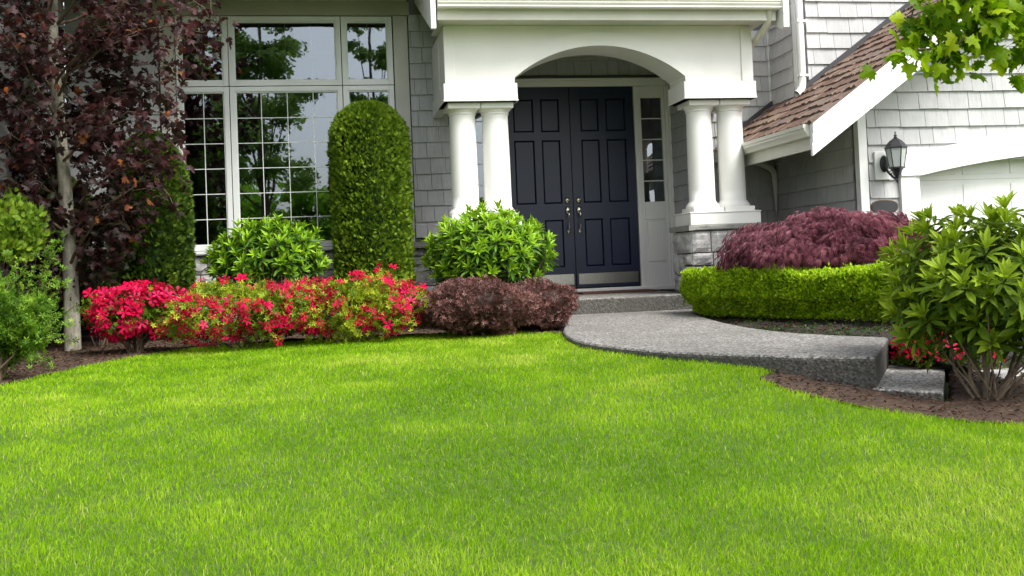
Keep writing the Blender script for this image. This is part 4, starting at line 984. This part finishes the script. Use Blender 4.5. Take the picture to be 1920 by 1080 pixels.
# boxwood hedge
def hedge():
    fl = [Vector((*q[:2], 0)) for q in (at(1278, 515, 9.95), at(1300, 515, 9.35), at(1345, 515, 8.95), at(1420, 515, 8.45), at(1500, 515, 8.0), at(1590, 515, 7.55), at(1680, 510, 7.2), at(1730, 510, 7.0))]
    root = thing('boxwood_hedge', 'low clipped bright green boxwood hedge curving along the walkway', 'hedge', (fl[3].x, fl[3].y+.3, -.53))
    seg = [0.]; 
    for a, b_ in zip(fl, fl[1:]): seg.append(seg[-1]+(b_-a).length)
    fl_ = np.array([[p.x, p.y] for p in fl]); seg = np.array(seg); W_ = .62; zt, zb = -.140, -.455
    def pos(s, u, zz):   # u 0 front .. 1 back
        x = np.interp(s, seg, fl_[:, 0]); y = np.interp(s, seg, fl_[:, 1]); x2 = np.interp(s+.05, seg, fl_[:, 0]); y2 = np.interp(s+.05, seg, fl_[:, 1]); x1 = np.interp(s-.05, seg, fl_[:, 0]); y1 = np.interp(s-.05, seg, fl_[:, 1])
        t = np.stack([x2-x1, y2-y1], 1); t /= np.linalg.norm(t, axis=1)[:, None]+1e-9; nn = np.stack([-t[:, 1], t[:, 0]], 1)
        return np.stack([x+nn[:, 0]*u*W_, y+nn[:, 1]*u*W_, zz], 1), nn
    n = 52000; s = RNG.uniform(0, seg[-1], n); w_ = RNG.random(n); rc = .09
    # front face 45 %, top 45 %, left end 10 %
    f = w_ < .48; e = w_ > .93; u = np.where(f, 0, RNG.random(n)); zz = np.where(f, RNG.uniform(zb-.05, zt, n), zt); zz = np.where(e, RNG.uniform(zb, zt, n), zz); s = np.where(e, 0, s)
    u = np.where(f & (zz > zt-rc), rc/W_*(1-np.sqrt(np.clip(1-((zz-(zt-rc))/rc)**2, 0, 1))), u)
    P, nn = pos(s, u, zz)
    out = np.where(f[:, None], np.stack([-nn[:, 0], -nn[:, 1], np.full(n, .25)], 1), np.array([[0, 0, 1.]])); out = np.where(e[:, None], np.array([[-.6, .6, .1]]), out)
    lump = .030*nz(P, 7, 3.)+.035*nz(P, 2.6, 8.); bottom = np.clip((zb+.10-zz)/.10, 0, 1)*.11
    P = P+out*(lump*1.3+.02*nz(P, 16, 5.)-np.abs(RNG.normal(0, .038, n))-np.where(f, bottom, 0))[:, None]
    spr = RNG.random(n) < .04; P[:, 2] += np.where(spr & ~f, RNG.uniform(0, .035, n), 0)
    D = nrm(out*.7+UP*.5+jit(n, .5)); A = frames(D, out+jit(n, .5), RNG.uniform(.7, 1.3, n)*.029, RNG.uniform(.8, 1.2, n)*.020)
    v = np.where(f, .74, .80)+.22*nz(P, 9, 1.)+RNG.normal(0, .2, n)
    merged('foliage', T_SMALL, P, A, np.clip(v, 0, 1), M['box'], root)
    bm = bmesh.new(); prev = None
    for q in np.linspace(.06, seg[-1], 26):
        ring = []
        for u_, z_ in ((.10, zb+.05), (.09, zt-.10), (.17, zt-.045), (.88, zt-.045), (.92, zb)):
            p_, _ = pos(np.array([q]), np.array([u_]), np.array([z_])); ring.append(bm.verts.new(p_[0]))
        if prev: [bm.faces.new((prev[i], prev[i+1], ring[i+1], ring[i])) for i in range(4)]
        else: bm.faces.new(ring)
        prev = ring
    bm_obj('core', bm, M['box'], root)
    st = []
    for i in range(16):
        q, _ = pos(np.array([RNG.uniform(.1, seg[-1])]), np.array([.45]), np.array([-.55])); q = q[0]; st.append((curve_path(q, q+np.array([RNG.normal(0, .06), RNG.normal(0, .06), .22])), .011, .006))
    tubes('stems', st, M['twig'], root, 5)
hedge()
# laceleaf maple
def lace():
    c, r = bush_px(1372, 1742, 398, 560, 8.85, .80); c = np.array(c); r = np.array(r)
    root = thing('laceleaf_maple', 'low domed dark red laceleaf Japanese maple behind the boxwood hedge', 'maple', (c[0], c[1], -.53))
    n = 19000; d = sphere_dirs(n, -.12); d0 = d; d = d*((np.abs(d)**2.5).sum(1)**(-1/2.5))[:, None]; tier = 1-.10*RNG.integers(0, 4, n)-np.abs(RNG.normal(0, .02, n))
    q = d*r; bl = 1+.20*nz(q+c, 2.6, 3.)+.14*nz(q+c, 7, 5.); P = c+q*(bl*tier)[:, None]
    # ragged drooping hem
    out = nrm(d/r); out2 = out.copy(); out2[:, 2] = 0; out2 = nrm(out2+1e-6)
    D = nrm(out2*.75-UP*(.65+.5*(1-d[:, 2:3]))+jit(n, .38))
    A = frames(D, out+UP*.6+jit(n, .25), RNG.uniform(.75, 1.3, n)*.078, RNG.uniform(.6, 1.0, n)*.052)
    v = .66+.28*nz(P, 5, 2.)+RNG.normal(0, .2, n)
    merged('foliage', T_LACE, P, A, np.clip(v, 0, 1), M['lace'], root)
    lst = []; b0 = np.array([c[0], c[1], -.56])
    for i in range(34):
        e = P[RNG.integers(n)]; m_ = b0+(e-b0)*.45; m_[2] = c[2]+r[2]*.55*RNG.uniform(.4, 1); pth = [b0+RNG.normal(0, .02, 3), (b0+m_)/2+RNG.normal(0, .03, 3), m_, (m_+e)/2+np.array([0, 0, .07]), e*.9+m_*.1]; lst.append((pth, .020, .003))
    tubes('branches', lst, M['twig'], root, 6)
lace()
# rhododendrons: whorls of long leaves at the shoot tips
def rhodo(label, c, r, base, ntip, L, W, mat, single, zmin=-.35, new=8, old=7, lump=.13, vb=0., spread=1.0, inner=.35, stemr=.010, low=.3, stems_every=2):
    root = thing('rhododendron', label, 'rhododendron', tuple(base)); c = np.array(c, float); r = np.array(r, float); base = np.array(base, float)
    d = fib(ntip, zmin)+jit(ntip, .07); d = nrm(d); bl = 1+lump*1.7*nz(d*2.2+c, 1.0, 2.)+RNG.normal(0, .05, ntip)
    k = int(ntip*inner); d_in = sphere_dirs(k, zmin); d = np.concatenate([d, d_in]); bl = np.concatenate([bl, RNG.uniform(.55, .85, k)])
    T = c+d*r*bl[:, None]; Ax = nrm(d*np.array([1, 1, .7])*.8+UP*.75+jit(len(d), .18)); P = []; D = []; U = []; LL = []; V = []; stems = []
    for i, (t, a) in enumerate(zip(T, Ax)):
        e1 = nrm(np.cross(a, [.3, .9, .1])); e2 = np.cross(a, e1); inn = i >= ntip
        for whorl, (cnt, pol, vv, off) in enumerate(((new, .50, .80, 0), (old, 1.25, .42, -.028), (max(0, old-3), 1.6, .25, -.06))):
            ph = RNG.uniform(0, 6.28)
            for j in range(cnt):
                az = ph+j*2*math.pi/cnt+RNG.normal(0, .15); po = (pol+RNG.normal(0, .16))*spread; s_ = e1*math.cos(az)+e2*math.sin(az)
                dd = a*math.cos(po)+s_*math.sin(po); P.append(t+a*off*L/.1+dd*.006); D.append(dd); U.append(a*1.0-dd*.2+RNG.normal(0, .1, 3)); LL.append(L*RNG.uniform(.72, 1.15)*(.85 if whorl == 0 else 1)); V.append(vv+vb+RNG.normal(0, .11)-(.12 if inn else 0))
        st = base+np.array([*RNG.normal(0, .035, 2), 0]); mid = st+(t-st)*.5+np.array([*(d[i][:2]*r[:2]*.12), -.02*RNG.random()])
        if i % stems_every == 0: stems.append(([st, st+(mid-st)*.5+RNG.normal(0, .012, 3), mid, mid+(t-mid)*.5+RNG.normal(0, .012, 3)+np.array([0, 0, -.01]), t-a*.01], stemr*1.4, stemr*.4))
    P = np.array(P); D = np.array(D); U = np.array(U); LL = np.array(LL); V = np.array(V)
    A = frames(D, U, LL, LL*W/L*RNG.uniform(.85, 1.1, len(LL)))
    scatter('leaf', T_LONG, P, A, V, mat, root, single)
    tubes('branches', stems, M['stem'], root, 6)
    return root, base, T
c, r = bush_px(402, 603, 424, 560, 10.5, .42)
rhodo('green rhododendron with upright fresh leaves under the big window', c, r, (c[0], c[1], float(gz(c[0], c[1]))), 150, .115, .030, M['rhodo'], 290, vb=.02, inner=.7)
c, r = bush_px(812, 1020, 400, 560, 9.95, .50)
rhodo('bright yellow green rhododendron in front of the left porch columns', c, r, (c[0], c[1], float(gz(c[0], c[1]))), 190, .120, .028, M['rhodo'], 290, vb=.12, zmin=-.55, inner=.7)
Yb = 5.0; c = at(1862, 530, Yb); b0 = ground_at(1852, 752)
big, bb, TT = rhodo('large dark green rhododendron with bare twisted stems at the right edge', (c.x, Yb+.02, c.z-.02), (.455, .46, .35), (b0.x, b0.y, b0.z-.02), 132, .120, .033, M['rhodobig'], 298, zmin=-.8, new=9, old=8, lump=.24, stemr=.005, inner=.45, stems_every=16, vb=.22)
lst = []
for px, py, r_0 in ((1800, 640, .015), (1772, 610, .010), (1842, 600, .020), (1905, 630, .016), (1935, 600, .013), (1965, 690, .014)):
    t = np.array(at(px, py, 5.05)); s_ = np.array(b0)+np.array([(px-1855)*.0006, 0, -.03])
    m_ = s_+(t-s_)*.5+np.array([(px-1855)*.0004, RNG.normal(0, .02), -.02]); lst.append(([s_, s_+(m_-s_)*.5+RNG.normal(0, .008, 3), m_, m_+(t-m_)*.55+RNG.normal(0, .012, 3), t], r_0, r_0*.45))
tubes('stem', lst, M['stem'], big, 9)

# ------------------------------------------------------------------ copper beech at the left
def beech():
    Y = 9.5; g = at(136, 634, Y); base = np.array([g.x, Y, float(gz(g.x, Y))-.05])
    root = thing('purple_maple', 'purple leaved tree with pale grey trunk left of the window', 'tree', tuple(base))
    path = [base, np.array(at(134, 560, Y)), np.array(at(130, 470, Y)), np.array(at(122, 350, Y)), np.array(at(110, 220, Y)), np.array(at(100, 100, Y+.05)), np.array(at(98, -40, Y+.1)), np.array(at(100, -250, Y+.1))]
    tubes('trunk', [(path, .070, .034)], M['trunk_grey'], root, 14)
    prof = [(.05,.40),(.3,.75),(.7,.92),(1.1,.95),(1.6,.98),(2.0,1.15),(2.4,1.42),(3.2,1.25),(3.9,.75),(4.4,.2)]
    zs = [p[0] for p in prof]; rs = [p[1] for p in prof]
    P = []; D = []; tw = []; n_tw = 1200
    for i in range(n_tw):
        z = RNG.uniform(.05, 4.3); rr = np.interp(z, zs, rs); a = RNG.uniform(0, 2*np.pi); q = RNG.uniform(.25, 1.0)**.6
        if z < 1.2 and math.sin(a) < -.2 and abs(math.cos(a)*rr*q) < .16 and RNG.random() < .8: continue
        if noise.noise((math.cos(a)*rr*q*2.3, math.sin(a)*rr*q*2.3, z*2.1+7)) < -.07: continue
        rr *= 1+.18*noise.noise((math.cos(a)*1.5, math.sin(a)*1.5, z*1.4)); k = np.interp(z, [p[2] for p in path], np.arange(len(path))); i0 = min(len(path)-2, int(k)); tc = path[i0]+(path[i0+1]-path[i0])*(k-i0)
        cx = tc[0]-.02+.04*z; end = np.array([cx+math.cos(a)*rr*q, tc[1]+math.sin(a)*rr*q*.9, z])
        st = np.array([tc[0], tc[1], z-.25*q-.1]) ; st = st+(end-st)*.30
        pth = curve_path(st, end, (0, 0, .06), 6, .02)
        if i % 3 == 0: tw.append((pth, .005, .002))
        if i % 16 == 0: tw.append((curve_path(np.array([tc[0], tc[1], z-.4*q-.15]), end, (0, 0, .03), 6, .02), .016, .003))
        m_ = RNG.integers(11, 20)
        for j in range(m_):
            u = RNG.uniform(.15, 1.05); p = st+(end-st)*u+RNG.normal(0, .055, 3); P.append(p); dd = (end-st)/np.linalg.norm(end-st)*.5+RNG.normal(0, .6, 3)-np.array([0, 0, .35]); D.append(dd)
    # hanging sprays across the window corner and along the right edge
    for (x0, y0, x1, y1) in ((330,-20,392,30),(380,-30,405,60),(330,30,425,48),(345,60,425,72),(330,80,410,95),(330,60,395,118),(300,120,345,150),(300,90,365,130),(290,170,338,215),(300,250,345,300),(300,300,352,345),(290,340,335,395),(295,210,340,245)):
        a_ = np.array(at(x0, y0, Y-.35)); b_ = np.array(at(x1, y1, Y-.5)); pth = curve_path(a_, b_, (0, 0, .03), 6, .01); tw.append((pth, .005, .002))
        for j in range(16): u = RNG.uniform(0, 1.05); P.append(a_+(b_-a_)*u+RNG.normal(0, .035, 3)); D.append(RNG.normal(0, .5, 3)-np.array([0, 0, .5]))
    P = np.array(P); D = np.array(D); n = len(P); L = RNG.uniform(.6, 1.2, n)*.078
    A = frames(D, np.array([0, -.3, .7])+jit(n, .6), L, L*1.0)
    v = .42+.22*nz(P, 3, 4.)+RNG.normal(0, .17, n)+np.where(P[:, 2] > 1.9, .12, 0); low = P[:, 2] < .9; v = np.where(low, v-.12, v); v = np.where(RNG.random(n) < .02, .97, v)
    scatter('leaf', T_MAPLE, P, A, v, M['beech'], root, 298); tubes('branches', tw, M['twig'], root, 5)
beech()
# ------------------------------------------------------------------ maple branch at the top right
def maple():
    Y = 4.6; bx = 4.6; g = float(gz(bx, 2.9)); base = np.array([bx, 2.9, g-.05])
    root = thing('maple_tree', 'green leaved maple whose branch hangs into the top right corner', 'tree', tuple(base))
    top = base+np.array([-.1, .1, 3.6]); tubes('trunk', [([base, base+np.array([.02, 0, 1.5]), top, top+np.array([.1, .2, 2.0])], .14, .06)], M['trunk_grey'], root, 14)
    start = base+np.array([-.05, .06, 2.3]); hub = np.array(at(1990, -60, Y)); tw = [([start, start+(hub-start)*.5+np.array([0, 0, .15]), hub], .045, .016)]
    ends = [((1990,-60),(1865,40),(1810,70),(1745,92),(1690,85)), ((1990,-60),(1870,30),(1848,-10),(1836,-60)), ((1865,40),(1820,80),(1790,90),(1765,118)), ((1990,-60),(1960,40),(1900,90),(1880,105)),
            ((1836,-60),(1800,20),(1780,50),(1700,30)), ((1836,-60),(1760,-20),(1715,10),(1700,60)), ((1810,70),(1780,100),(1760,130)), ((1990,-60),(1940,60),(1915,95),(1920,120)), ((1836,-60),(1850,20),(1870,60)), ((1745,92),(1700,95),(1672,110)), ((1836,-60),(1790,-10),(1740,40),(1720,70)), ((1990,-60),(1900,0),(1830,30),(1800,50)), ((1990,-60),(1890,10),(1860,80),(1830,100))]
    P = []; D = []; PET = []
    for e in ends:
        pts = [np.array(at(x, y, Y+.10*math.sin(x*.013)+.04*i)) for i, (x, y) in enumerate(e)]
        tw.append((pts, .006, .0022))
        for a_, b_ in zip(pts, pts[1:]):
            m_ = max(2, int(np.linalg.norm(b_-a_)*80))
            for j in range(m_):
                p = a_+(b_-a_)*RNG.random(); q = p+RNG.normal(0, .045, 3)-np.array([0, 0, .012]); 
                P.append(q); D.append(RNG.normal(0, .45, 3)+np.array([0, -.15, -.75])); PET.append(([p, (p+q)/2+np.array([0, 0, .006]), q], .0013, .001))
    # the rest of the crown, above and beside the view
    for i in range(300):
        d = sphere_dirs(1)[0]; P.append(np.array([bx+1.3, 3.0, 4.6])+d*np.array([1.9, 1.6, 1.5])*RNG.uniform(.6, 1)); D.append(RNG.normal(0, .5, 3)-UP*.6)
    P = np.array(P); D = np.array(D); n = len(P); L = RNG.uniform(.65, 1.15, n)*.088
    A = frames(D, np.array([0, -.65, .6])+jit(n, .5), L, L*1.05); v = RNG.normal(.5, .22, n)
    scatter('leaf', T_MAPLE, P, A, v, M['maple'], root, 298); tubes('branches', tw, M['twig'], root, 6); tubes('leaf_stalks', PET, M['maple'], root, 3)
maple()
# ------------------------------------------------------------------ low stone wall at the right edge
def low_wall():
    g = ground_at(1895, 765); root = thing('garden_wall', 'low pale stone retaining wall behind the large rhododendron at the right edge', 'wall', (g.x+.4, g.y+.5, g.z))
    Yw = g.y+.75; a = at(1868, 700, Yw); top = at(1900, 695, Yw).z
    body = box('mortar_core', a.x+.015, a.x+2.5, Yw+.02, Yw+.25, -1.2, top-.02, M['mortar'], root)
    z = top
    for k in range(3):
        x = a.x; 
        while x < a.x+2.4:
            wd = random.uniform(.16, .3); SEED[0] += 1.7; bm = bmesh.new(); rock(bm, x, x+wd-.012, Yw, Yw+.2, z-.135, z-.012, SEED[0], 'y', .022); bm_obj('stone', bm, M['stone'], root); x += wd
        z -= .137
    pp = at(1903, 700, Yw-.12); tag(tubes('garden_stake', [([(pp.x, pp.y, pp.z+.02), (pp.x+.005, pp.y, pp.z-.28)], .006, .006)], M['iron'], None), 'thin dark stake standing in front of the low stone wall', 'stake')
low_wall()
# ------------------------------------------------------------------ trees across the garden, mirrored by the window
YV = 2*(YW+.01)
def mirror_tree(label, px, Yr, rx, z0, z1, n, mat, card=.30, tr=.16):
    x = at(px, 250, YV-Yr).x; g = float(gz(x, Yr)); root = thing('broadleaf_tree', label, 'tree', (x, Yr, g), 'trees across the garden mirrored in the window')
    c = np.array([x, Yr, (z0+z1)/2]); r = np.array([rx, rx, (z1-z0)/2])
    cl = sphere_dirs(46, -.95)*RNG.uniform(.45, 1.0, (46, 1)); cc = c+cl*r; k = RNG.integers(0, 46, n)
    P = cc[k]+sphere_dirs(n)*RNG.uniform(.3, 1, (n, 1))*np.array([.26, .26, .13])*rx*1.15
    D = sphere_dirs(n); A = frames(D, UP+jit(n, .5), RNG.uniform(.6, 1.2, n)*card, RNG.uniform(.5, .9, n)*card)
    merged('crown', T_BEECH, P, A, np.clip(.5+.3*nz(P, .8, 2.)+RNG.normal(0, .15, n), 0, 1), mat, root)
    lst = [([(x, Yr, g-.1), (x+.05, Yr, z0), (x, Yr, z0+(z1-z0)*.5), (x, Yr, z1-.5)], tr, .03)]
    for i in range(14): e = cc[i]; lst.append((curve_path((x, Yr, z0+RNG.random()*(z1-z0)*.4), e, (0, 0, .1), 5), .05, .01))
    tubes('trunk', lst, M['twig'], root, 7)
mirror_tree('large leafy tree mirrored in the left half of the big window', 490, -11, 2.1, 1.0, 9.5, 13000, M['farleaf'], .15)
mirror_tree('dark tree mirrored in the narrow left window pane', 350, -8, 1.9, -.6, 8.5, 6000, M['farleaf'], .24)
mirror_tree('slender leafy tree mirrored in the narrow right window pane', 700, -11, 1.25, .8, 8.6, 7000, M['farleaf'], .14)
mirror_tree('broad bright tree mirrored low in the big window', 560, -26, 3.4, -1.6, 4.2, 3500, M['farbright'], .4)
mirror_tree('broad tree behind the mirrored trees at their left', 380, -27, 3.6, -1.6, 7.0, 3500, M['farbright'], .4)
mirror_tree('broad tree behind the mirrored trees at their right', 730, -28, 3.8, -1.6, 5.5, 3500, M['farbright'], .4)
